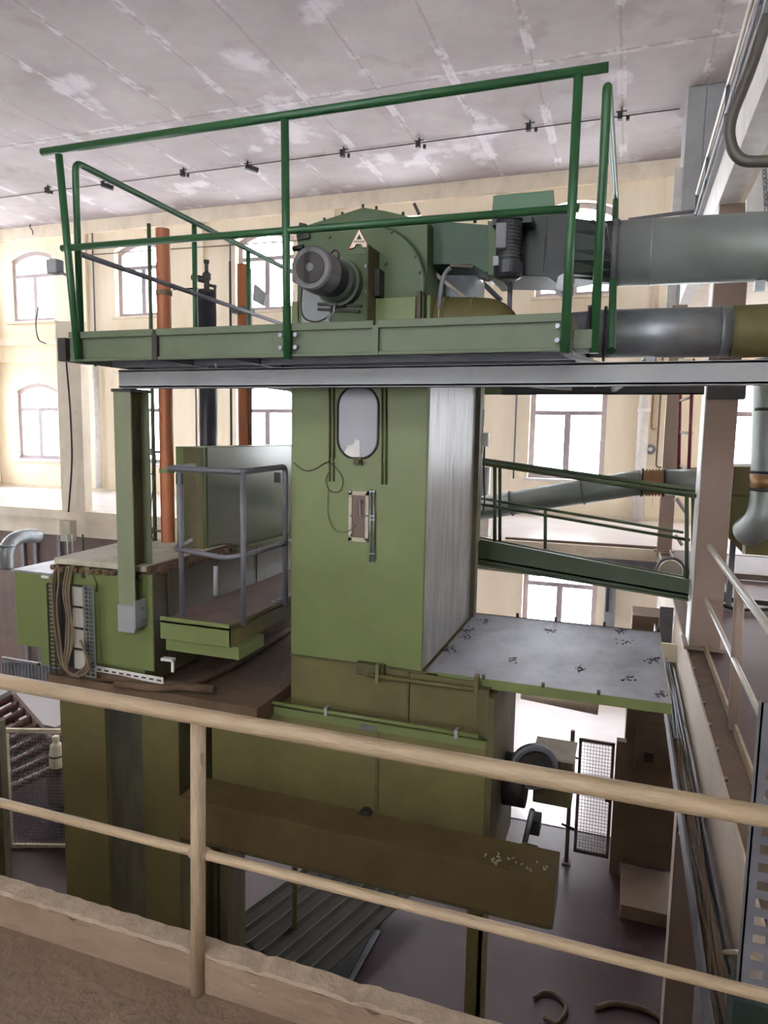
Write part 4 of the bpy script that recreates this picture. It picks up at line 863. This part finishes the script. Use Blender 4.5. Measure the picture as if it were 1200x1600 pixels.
# drive at the right end of the lower machine
a = at(848, 1215, 'Y', 5.4)
t = thing('drive_unit', (a.x, 5.3, -1.2), 'dark drive motor with a belt wheel at the right end of the lower machine', 'motor')
MB().tube([(LX1, 5.2, a.z+.05), (a.x-.1, 5.2, a.z+.05)], .2, 24).build('gearbox', 'steel_dark', t)
c_ = at(842, 1205, 'Y', 5.1)
MB().lathe((c_.x-.05, 5.15, c_.z+.02), (.35, -1, 0), [(0, .04), (0, .165), (.01, .18), (.05, .18), (.06, .165), (.06, .05), (.085, .045)], 32).build('belt_wheel', 'iron_grey', t)
MB().lathe((c_.x-.03, 5.09, c_.z+.02), (.35, -1, 0), [(.0, .14), (.03, .135)], 28).build('wheel_disc', 'steel_dark', t)
A = at(835, 1180, 'Y', 5.4); B = at(895, 1205, 'Y', 5.4)
MB().box(A.x, B.x, 5.4, 5.75, B.z-.32, A.z-.01).build('motor_body', 'olive_grime', t, .01)
MB().box(A.x-.02, B.x+.01, 5.38, 5.75, A.z-.01, A.z+.01).build('motor_top', 'slab_pale', t)
MB().tube([at(832, 1265, 'Y', 5.1), at(818, 1325, 'Y', 5.1)], .022, 10).build('strut', 'galv', t)
a = at(832, 1290, 'Y', 5.3); MB().box(a.x-.04, a.x+.06, 5.25, 5.4, a.z-.05, a.z+.07).build('bracket', 'steel_dark', t)
a = at(822, 1340, 'Y', 4.9); MB().lathe((a.x-.05, 4.95, a.z-.02), (1, 0, 0), [(0, .09), (.12, .09), (.13, .07)], 18).build('bearing', 'olive_grime', t)
# sheets and frame on the ground under the machine
t = thing('roller_stack', at(430, 1460, 'Z', GZ), 'stack of ribbed green-grey sheets on the ground under the machine', 'stack')
b = MB(); P0 = at(345, 1450, 'Z', -4.2); d1 = at(420, 1385, 'Z', -4.2)-P0
D_ = V3(d1.x+.5, 2.2, 0)
for i in range(7):
    o_ = V3(.2*i, -.04*i, -.02*i); b.prism([P0+o_, P0+o_+V3(.05, 0, .035), P0+o_+V3(.1, 0, .0), P0+o_+V3(.2, -.04, -.02), P0+o_+V3(.2, -.04, -.04), P0+o_+V3(0, 0, -.03)], D_)
b.build('sheets', 'sheet_dark', t)
MB().box(P0.x-.1, P0.x+1.6, P0.y, P0.y+2.2, GZ, -4.65).build('pallet', 'steel_dark', t)
a = at(460, 1500, 'Z', GZ); tag(MB().tube([a, (a.x, a.y, -3.2)], .04, 8).build('stand_post', 'olive_dusty_dim'), 'thin olive post standing beside the ribbed sheets', 'post')
a = at(540, 1480, 'Z', GZ)
tag(MB().prism([at(480, 1512, 'Z', GZ+.01), at(552, 1532, 'Z', GZ+.01), at(595, 1455, 'Z', GZ+.01), at(530, 1440, 'Z', GZ+.01)], (0, 0, .01)).build('floor_patch', 'dusty_metal'), 'pale rectangular patch on the dark ground floor', 'sheet')  # thin pale patch laid on the ground floor
pts = [at(x_, y_, 'Z', GZ+.03) for x_, y_ in ((930, 1575), (960, 1568), (1000, 1575), (1030, 1590), (1060, 1620))]
tag(MB().tube(curve(pts, 6), .03, 8).build('floor_hose', 'dust_brown'), 'dark hose lying on the ground floor at bottom right', 'hose')
pts = [at(x_, y_, 'Z', GZ+.03) for x_, y_ in ((835, 1560), (850, 1550), (870, 1556), (885, 1575), (870, 1600), (850, 1590))]
tag(MB().tube(curve(pts, 6), .025, 8).build('floor_hose', 'dust_brown'), 'coiled dark cable on the ground just right of the machine leg', 'cable')

# ================================================================ TABLE PLATFORM
t = thing('sheet_table', (-.45, 5.6, .2), 'dusty grey sheet metal table projecting right from the tower', 'table')
MB().box(-1.30, .36, 4.7, 6.47, .262, .276).build('top', 'dusty_metal', t)
MB().box(-1.285, .365, 4.685, 4.7, .215, .285).build('front_edge', 'olive', t, .003)
MB().box(.355, .367, 4.7, 6.48, .215, .28).build('side_edge', 'white_rail', t)
MB().box(-1.3, .36, 6.47, 6.485, .215, .28).build('rear_edge', 'olive_grime', t)
for px_, py_, yy in ((755, 1062, 4.7), (848, 1078, 4.7), (935, 1090, 4.7)): a = at(px_, py_, 'Y', 4.68); MB().bolt((a.x, 4.69, .283), .013, (0, 0, 1), .03).build('bolt', 'olive_grime', t)
for px_ in (808, 868, 945, 1030): a = at(px_, 965, 'Y', 6.46); MB().bolt((a.x, 6.475, .28), .014, (0, 0, 1), .04).build('bolt', 'steel_dark', t)
b = MB()
for (px_, py_, n_) in ((725, 995, 4), (968, 988, 6), (1020, 1030, 9), (1035, 1085, 5), (730, 985, 5), (700, 1015, 6), (977, 1005, 3), (860, 985, 3), (800, 1030, 3), (905, 1045, 4), (760, 970, 3), (985, 1060, 4)):
    for i in range(n_*4):
        a = at(px_+random.gauss(0, 6), py_+random.gauss(0, 2.5), 'Z', .277); w = random.uniform(0, PI); q = V3(math.cos(w), math.sin(w), 0)*random.uniform(.003, .012); b.bar(a-q, a+q, .008, .007)
tag(b.build('debris', 'steel_dark'), 'small heaps of dark debris scattered on the sheet metal table', 'debris')['kind'] = 'stuff'
pipe('olive_rail_pipe', [at(815, 1083, 'Y', 10.6), at(935, 1108, 'Y', 10.6)], .09, 'trim_cream', 'fat beige pipe crossing behind the table just under its edge', 'pipe')

# ================================================================ BRIDGE
t = thing('footbridge', (-.4, 7.5, .3), 'dark green inclined footbridge between the tower and the brown column', 'bridge')
BY = 7.25; YB2 = 7.7
L1 = at(700, 832, 'Y', BY); R1 = at(1078, 905, 'Y', BY); L2 = at(700, 874, 'Y', BY); R2 = at(1075, 938, 'Y', BY)
def lerp(a_, b_, t_): return a_.lerp(b_, t_)
MB().hexa([L2, R2, R2+V3(0, .02, 0), L2+V3(0, .02, 0), L1, R1, R1+V3(0, .02, 0), L1+V3(0, .02, 0)]).build('side_beam', 'bridge_green', t, .003)
dz = V3(0, -.05, 0); MB().hexa([L1+V3(0, -.05, -.02), R1+V3(0, -.05, -.02), R1+V3(0, 0, -.02), L1+V3(0, 0, -.02), L1+dz, R1+dz, R1, L1]).hexa([L2+dz, R2+dz, R2, L2, L2+V3(0, -.05, .02), R2+V3(0, -.05, .02), R2+V3(0, 0, .02), L2+V3(0, 0, .02)]).build('flange', 'bridge_green', t)
dn = V3(0, YB2-BY, -.06); e2 = V3(0, .02, 0)
MB().hexa([L2+dn, R2+dn, R2+dn+e2, L2+dn+e2, L1+dn, R1+dn, R1+dn+e2, L1+dn+e2]).build('side_beam', 'bridge_green', t)
q0 = lerp(L1, L2, .8); q1 = lerp(R1, R2, .8); MB().hexa([q0, q1, q1+V3(0, YB2-BY, 0), q0+V3(0, YB2-BY, 0), q0+V3(0, 0, .02), q1+V3(0, 0, .02), q1+V3(0, YB2-BY, .02), q0+V3(0, YB2-BY, .02)]).build('deck', 'brown_panel', t)
t = thing('footbridge_railing', (-.4, 7.5, .9), 'thin double green handrails along the inclined footbridge', 'railing')
def P8(x_, y_): return at(x_, y_, 'Y', 7.7)
MB().tube([P8(735, 716), P8(1088, 766)], .024, 10).build('top_rail', 'bridge_green', t)
MB().tube([at(735, 721, 'Y', BY), at(1088, 775, 'Y', BY)], .024, 10).build('top_rail', 'bridge_green', t)
MB().tube([P8(735, 776), P8(1068, 832)], .016, 10).build('mid_rail', 'bridge_green', t)
MB().tube([at(735, 785, 'Y', BY), at(1078, 844, 'Y', BY)], .016, 10).build('mid_rail', 'bridge_green', t)
for (x_, y0_, y1_, Y_) in ((745, 720, 850, BY), (773, 727, 846, BY), (781, 725, 845, 7.7), (852, 795, 858, 8.0), (1073, 770, 905, BY), (1083, 772, 890, 7.7)):
    MB().tube([at(x_, y0_, 'Y', Y_), at(x_, y1_, 'Y', Y_)], .02, 10).build('post', 'bridge_green', t)
pipe('lower_rail', [at(738, 884, 'Y', 8.6), at(845, 898, 'Y', 8.6)], .025, 'white_rail', 'thin pale rail below the footbridge at left', 'rail')
# far deck front kerb rail (dark)
tag(MB().box(-3.0, .62, 12.96, 13.04, -.52, -.2).build('deck_edge_channel', 'iron_grey'), 'grey channel along the front of the far right deck', 'beam')
tag(MB().tube([at(790, 842, 'Y', 13.2), at(1038, 858, 'Y', 13.2)], .04, 8).build('kerb_rail', 'brown_panel'), 'brownish kerb rail along the bright far deck', 'rail')

# motor with white box behind the tower
t = thing('tower_side_motor', at(748, 690, 'Y', 6.6), 'dark motor with white terminal box on the tower rear side', 'motor')
a = at(748, 640, 'Y', 6.6); e = at(748, 708, 'Y', 6.6)
MB().tube([(a.x, 6.6, e.z), (a.x, 6.6, a.z)], .05, 18, radii=[.05, .05]).build('body', 'motor_dark', t)
MB().tube([(a.x, 6.6, a.z-.16), (a.x, 6.6, a.z)], .056, 18).build('cowl', 'motor_grey', t)
q = at(757, 686, 'Y', 6.55); MB().box(q.x-.045, q.x+.045, 6.5, 6.6, q.z-.07, q.z+.06).build('terminal_box', 'white_paint', t, .005)
MB().tube(curve([at(x_, y_, 'Y', 6.52) for x_, y_ in ((757, 697), (756, 740), (757, 780), (754, 802))], 4), .009, 6).build('cable', 'cable_dark', t)
MB().box(at(742, 800, 'Y', 6.7).x, at(751, 800, 'Y', 6.7).x, 6.6, 6.7, at(745, 845, 'Y', 6.7).z, at(745, 600, 'Y', 6.7).z).build('mount', 'bridge_green', t)
t = thing('white_cylinder', at(754, 835, 'Y', 9.0), 'pale round tank standing just right of the tower', 'tank')
a = at(756, 730, 'Y', 13.5); e = a; MB().tube([(a.x, 13.5, 0), (a.x, 13.5, a.z)], .13, 18).build('body', 'galv', t); MB().box(e.x-.16, e.x+.16, 13.35, 13.65, 0, .45).build('base', 'white_paint', t)

# inclined duct
t = thing('inclined_duct', at(880, 780, 'Y', 9), 'grey round duct rising to the right behind the footbridge', 'duct')
r_ = .155
c0 = at(715, 800, 'Y', 9.0); c1 = at(985, 756, 'Y', 9.0); c2 = at(1003, 754, 'Y', 9.0); c3 = at(1037, 754, 'Y', 9.0); c4 = at(1150, 752, 'Y', 9.0)
MB().tube([c0, c1, c2], r_, 28).build('pipe', 'duct_grey', t)
for f_ in (.33, .74): q = c0.lerp(c1, f_); d_ = (c1-c0).normalized()*.012; MB().tube([q-d_, q+d_], r_+.012, 28).build('ring', 'iron_grey', t)
b = MB(); pp = []; rad = []
for i in range(15): pp.append(c2.lerp(c3, i/14)); rad.append(r_+(.018 if i % 2 else -.01))
b.tube(pp, r_, 28, radii=rad); b.build('flexible_joint', 'copper', t)['label'] = 'ribbed brownish flexible joint'
MB().tube([c3, c4], r_, 28).build('straight_pipe', 'duct_grey', t)
for q in (c2, c3): MB().tube([q-V3(.01, 0, 0), q+V3(.01, 0, 0)], r_+.02, 28).build('clamp', 'steel_dark', t)
# red ladder
t = thing('red_ladder', at(1065, 745, 'Y', 9.6), 'dark red ladder with pale rungs beside the brown column', 'ladder')
for px0, px1 in ((1064, 1060), (1083, 1075)): MB().tube([at(px0, 560, 'Y', 9.6 if px0 < 1070 else 9.3), at(px1, 740 if px0 < 1070 else 765, 'Y', 9.6 if px0 < 1070 else 9.3)], .022, 8).build('rail', 'red_paint', t)
for y0_, y1_ in ((626, 620), (675, 677), (727, 738)): MB().tube([at(1063, y0_, 'Y', 9.6), at(1081, y1_, 'Y', 9.3)], .018, 8).build('rung', 'white_rail', t)  # rungs coloured pale to hold the white light falling on them
# small stuff beside the column base: pulley ring and valves
t = thing('ring_wheel', at(1048, 888, 'Y', 9), 'pale ring wheel behind the end of the footbridge', 'wheel')
c_ = at(1048, 892, 'Y', 9.0); MB().tube([c_+V3(.16*math.cos(w), 0, .16*math.sin(w)) for w in [i*2*PI/24 for i in range(25)]], .018, 8, cap=False).build('rim', 'iron_grey', t)
MB().tube([c_-V3(0, .02, 0), c_+V3(0, .02, 0)], .13, 20).build('disc', 'white_rail', t)
t = thing('diagonal_stay', at(1056, 800, 'Y', 10), 'short white diagonal stay left of the brown column', 'stay')
MB().tube([at(1056, 778, 'Y', 10), at(1072, 800, 'Y', 10)], .03, 8).build('upper_bar', 'white_rail', t)
MB().tube([at(1055, 835, 'Y', 10), at(1066, 852, 'Y', 10)], .025, 8).build('lower_bar', 'white_rail', t)

# right green separator cabinet
t = thing('green_separator', at(1180, 890, 'Y', 9), 'dark green hopper-shaped cabinet right of the brown column', 'cabinet')
SY = 8.6
MB().prism([at(x_, y_, 'Y', SY) for x_, y_ in ((1141, 729), (1240, 729), (1240, 872), (1162, 866), (1134, 834))], (0, .9, 0)).build('body', 'olive_dusty_dim', t, .006)
MB().box(at(1134, 730, 'Y', SY).x, at(1141, 730, 'Y', SY).x, SY-.02, SY+.9, at(1134, 788, 'Y', SY).z, at(1134, 728, 'Y', SY).z).build('side_flange', 'column_paint', t)
MB().bar(at(1163, 829, 'Y', SY-.02), at(1162, 866, 'Y', SY-.02), .03, .02).build('white_edge', 'white_paint', t)
MB().box(at(1135, 788, 'Y', SY).x, at(1240, 729, 'Y', SY).x, SY-.006, SY, at(1200, 778, 'Y', SY).z, at(1200, 774, 'Y', SY).z).build('seam', 'olive_grime', t)
for px_ in (1145, 1220): a = at(px_, 860, 'Y', SY+.3); MB().box(a.x-.03, a.x+.03, SY+.3, SY+.36, .0, a.z+.12).build('leg', 'iron_grey', t)
t = thing('separator_duct', at(1190, 830, 'Y', SY-.3), 'grey vertical duct curving into the green separator at the right edge', 'duct')
DY = SY-.25
pts = [at(1206, 560, 'Y', DY), at(1202, 680, 'Y', DY), at(1198, 780, 'Y', DY), at(1188, 815, 'Y', DY), at(1168, 832, 'Y', DY+.2)]
MB().tube(curve(pts, 6), .17, 26).build('pipe', 'duct_grey', t)
for f_ in ((1206, 640), (1202, 738), (1199, 765)): a = at(*f_, 'Y', DY); MB().tube([a-V3(0, 0, .015), a+V3(0, 0, .015)], .185, 26).build('ring', 'steel_dark', t)
a = at(1199, 752, 'Y', DY); MB().tube([a-V3(0, 0, .07), a+V3(0, 0, .07)], .176, 26).build('copper_band', 'copper', t)['label'] = 'copper-coloured flexible band'
t = thing('skid_frame', at(1165, 880, 'Y', 9), 'dark low skid frame with hoses on the bright floor', 'frame')
MB().box(.95, 3.0, 10.9, 11.0, 0, .08).build('rail', 'red_paint' if False else 'brown_panel', t)
MB().bar((.98, 9.2, .06), (2.6, 9.1, .06), .08, .06).build('rail', 'steel_dark', t)
MB().tube([(1.05, 9.1, .12), (1.2, 9.0, .12)], .06, 12).build('roller', 'rubber', t)
MB().tube(curve([(1.1, 9.0, .05), (1.3, 8.8, .03), (1.6, 8.9, .03), (1.9, 9.1, .03)], 5), .02, 8).build('hose', 'steel_dark', t)

# ================================================================ GROUND LEVEL RIGHT
def gate(px0, px1, py0, py1, Y): A = at(px0, py1, 'Y', Y); B = at(px1, py0, 'Y', Y); return A.x, B.x, A.z, B.z
t = thing('mesh_gate', at(925, 1345, 'Y', 10.6), 'brown framed wire mesh gate standing at ground level', 'gate')
x0, x1, z0, z1 = gate(896, 962, 1148, 1328, 10.6); z0 = GZ+.22; z1 = -2.62
MB().box(x0, x1, 10.6, 10.64, z0, z0+.05).box(x0, x1, 10.6, 10.64, z1-.04, z1).box(x0, x0+.04, 10.6, 10.64, z0, z1).box(x1-.04, x1, 10.6, 10.64, z0, z1).build('frame', 'brown_panel', t)
b = MB()
for i in range(1, 12): xx = x0+(x1-x0)*i/12; b.box(xx-.003, xx+.003, 10.615, 10.621, z0, z1)
for i in range(1, 34): zz = z0+(z1-z0)*i/34; b.box(x0, x1, 10.615, 10.621, zz-.003, zz+.003)
b.build('wire_mesh', 'iron_grey', t)
MB().box(x0-.13, x0-.07, 10.6, 10.66, GZ, z1+.1).box(x0-.17, x0-.03, 10.55, 10.72, GZ, GZ+.02).build('gate_post', 'brown_panel', t)
MB().box(x1+.02, x1+.16, 10.6, 10.75, GZ, z1+.05).build('gate_post', 'door_brown', t)
MB().box(x1-.1, x1-.02, 10.57, 10.6, (z0+z1)/2, (z0+z1)/2+.07).build('lock', 'red_paint', t)
for z in (z0+.4, z1-.3): MB().bar((x0-.2, 10.59, z+.03), (x0, 10.59, z-.02), .02, .03).build('hinge', 'rubber', t)
t = thing('brown_locker', (.75, 10.6, GZ), 'dark brown steel cabinet wall under the right gallery', 'cabinet')
X0 = x1+.14
MB().box(X0, .98, 10.8, 11.4, GZ+.1, -.65).build('body', 'door_brown', t, .006)
MB().box(X0+.16, X0+.62, 10.785, 10.8, GZ+.5, -2.3).build('door', 'door_brown', t, .004)
MB().box(X0+.2, X0+.24, 10.75, 10.785, -3.6, -3.4).build('handle', 'steel_dark', t)
for z, w_ in ((-1.55, .14), (-2.9, .12)): MB().box(X0+.3, X0+.3+w_, 10.77, 10.8, z, z+.14).build('sign_box', 'steel_dark', t)
MB().box(X0+.05, .98, 9.6, 10.6, GZ, GZ+.2).build('step', 'door_brown', t)
t = thing('grey_wall_cabinet', at(952, 975, 'Y', 17.5), 'narrow grey wall cabinet on the lower far wall', 'cabinet')
A = at(945, 940, 'Y', 17.5); B = at(965, 890, 'Y', 17.5); MB().box(A.x, B.x, 17.4, 17.78, A.z-.6, B.z+.2).build('body', 'beam_grey', t, .01); MB().box(A.x+.04, A.x+.1, 17.3, 17.4, A.z-.2, B.z).build('duct', 'motor_dark', t)

# ================================================================ LEFT GROUND LEVEL
t = thing('elbow_duct', at(20, 885, 'Y', 10), 'shiny galvanised elbow duct under the far left gallery', 'duct')
MB().tube(curve([at(60, 838, 'Y', 11), at(35, 838, 'Y', 10.6), at(16, 848, 'Y', 10.3), at(10, 865, 'Y', 10.2), at(10, 888, 'Y', 10.2)], 6), .14, 22).build('pipe', 'galv', t)
a = at(10, 852, 'Y', 10.2); MB().tube([a-V3(0, 0, .03), a+V3(0, 0, .03)], .15, 22).build('collar', 'galv', t)
t = thing('brown_partition', (-14, 12.6, GZ), 'brown sheet partition under the far left gallery', 'partition')
MB().box(-18.5, -9.6, 13.35, 13.4, GZ, -.22).build('panel', 'brown_panel', t)
for px_ in (35, 55, 92): a = at(px_, 860, 'Y', 13.3); MB().box(a.x-.05, a.x+.05, 13.29, 13.35, GZ, -.22).build('stud', 'iron_grey', t)
t = thing('mesh_fence', (-8.5, 7.8, GZ), 'cream framed wire mesh fence at ground level on the left', 'fence')
def pf(x_, y_): return at(x_, y_, 'Y', 7.7)
zb = GZ+.05; zt = at(50, 1148, 'Y', 7.85).z
A0 = V3(-9.3, 7.7, zb); A1 = V3(-7.2, 8.45, zb); dd = (A1-A0)
MB().bar(A0, A1, .05, .05).bar(A0+V3(0, 0, zt-zb), A1+V3(0, 0, zt-zb), .05, .06).build('frame', 'plastic_white', t)
q = at(10, 1200, 'Y', 7.8); s_ = (q.x-A0.x)/dd.x
MB().bar(A0+dd*s_, A0+dd*s_+V3(0, 0, zt-zb), .05, .05).build('post', 'plastic_white', t)
b = MB()
for i in range(1, 50): p = A0+dd*i/50; b.bar(p, p+V3(0, 0, zt-zb), .006, .006)
for i in range(1, 34): z = (zt-zb)*i/34; b.bar(A0+V3(0, 0, z), A1+V3(0, 0, z), .006, .006)
b.build('wire_mesh', 'iron_grey', t)
t = thing('roller_conveyor', (-9, 10, -3.5), 'sloping bank of brown rollers behind the mesh fence', 'conveyor')
e0, e1 = at(-60, 1130, 'Y', 10.0), at(22, 1088, 'Y', 10.0); f0, f1 = at(20, 1230, 'Y', 8.6), at(110, 1190, 'Y', 8.6)
for i in range(9):
    p = e0.lerp(f0, i/8); q = e1.lerp(f1, i/8); MB().tube([p, q], .075, 14).build('roller', 'roller_brown', t)
MB().bar(e0+V3(0, 0, .1), e1+V3(0, 0, .1), .1, .1).build('end_bar', 'beam_grey', t)
MB().bar(e1, f1, .06, .12).bar(e0, f0, .06, .12).build('side_rail', 'brown_panel', t)
for p in (e1, f1): MB().box(p.x-.04, p.x+.04, p.y-.04, p.y+.04, GZ, p.z).build('leg', 'steel_dark', t)
t = thing('mint_machine_box', (-8.2, 9.4, GZ), 'pale green machine base behind the mesh fence', 'machine')
MB().box(-8.9, -7.4, 8.9, 9.8, GZ, -3.7).build('body', 'mint', t, .01); MB().box(-9.5, -8.2, 9.1, 9.9, GZ, -3.4).build('dark_block', 'brown_panel', t)
t = thing('grated_panel', at(45, 1070, 'Y', 7.9), 'pale grey slatted panel below the small green box', 'panel')
b = MB()
for i in range(16): a = at(2+i*5.3, 1040, 'Y', 7.0); b.box(a.x, a.x+.012, 7.0, 7.02, a.z-.35, a.z+.04)
a = at(2, 1030, 'Y', 7.0); e = at(90, 1032, 'Y', 7.0); b.box(a.x, e.x, 7.0, 7.03, a.z, a.z+.03); b.build('slats', 'dusty_metal', t)
MB().box(a.x, e.x, 7.03, 7.04, a.z-.35, a.z).build('backing', 'dusty_metal', t)
a = at(89, 1198, 'Y', 7.4)
t = thing('white_canister', a, 'white plastic canister with a dark band hanging by the mesh fence', 'canister')
MB().lathe((a.x, 7.4, a.z), (0, 0, 1), [(0, .085), (.015, .1), (.17, .1), (.18, .085), (.19, .095), (.33, .08), (.37, .045), (.46, .045), (.47, .03)], 20).build('body', 'plastic_white', t)
MB().lathe((a.x, 7.4, a.z+.165), (0, 0, 1), [(0, .101), (0, .104), (.02, .104), (.02, .1)], 20).build('band', 'bridge_green', t)
t = thing('blue_board', at(0, 1240, 'Y', 6.5), 'pale blue board leaning at the left edge', 'board')
MB().prism([at(x_, y_, 'Y', 6.5) for x_, y_ in ((-15, 1200), (9, 1205), (0, 1245), (-15, 1255))], (0, .03, 0)).build('board', 'board_blue', t)
a = at(0, 1340, 'Z', GZ); tag(MB().box(a.x-.3, at(6, 1300, 'Y', 6.3).x, 6.3, 6.4, GZ, at(4, 1130, 'Y', 6.3).z).build('dark_post', 'olive_grime'), 'dark olive post cut by the left edge of the picture', 'post')

# ================================================================ LIGHT
w = bpy.data.worlds.new('world'); bpy.context.scene.world = w; w.use_nodes = True
bg = w.node_tree.nodes['Background']; bg.inputs[0].default_value = (.93, .96, 1.0, 1); bg.inputs[1].default_value = 14.0
sc = bpy.context.scene
sc.view_settings.view_transform = 'Standard'; sc.view_settings.look = 'None'; sc.view_settings.gamma = 1; sc.view_settings.use_curve_mapping = False
sc.view_settings.exposure = 0.56
sc.cycles.max_bounces = 10; sc.cycles.diffuse_bounces = 6
for o in bpy.data.objects:
    if 'wloc' in o: del o['wloc']
    if 'used' in o: del o['used']
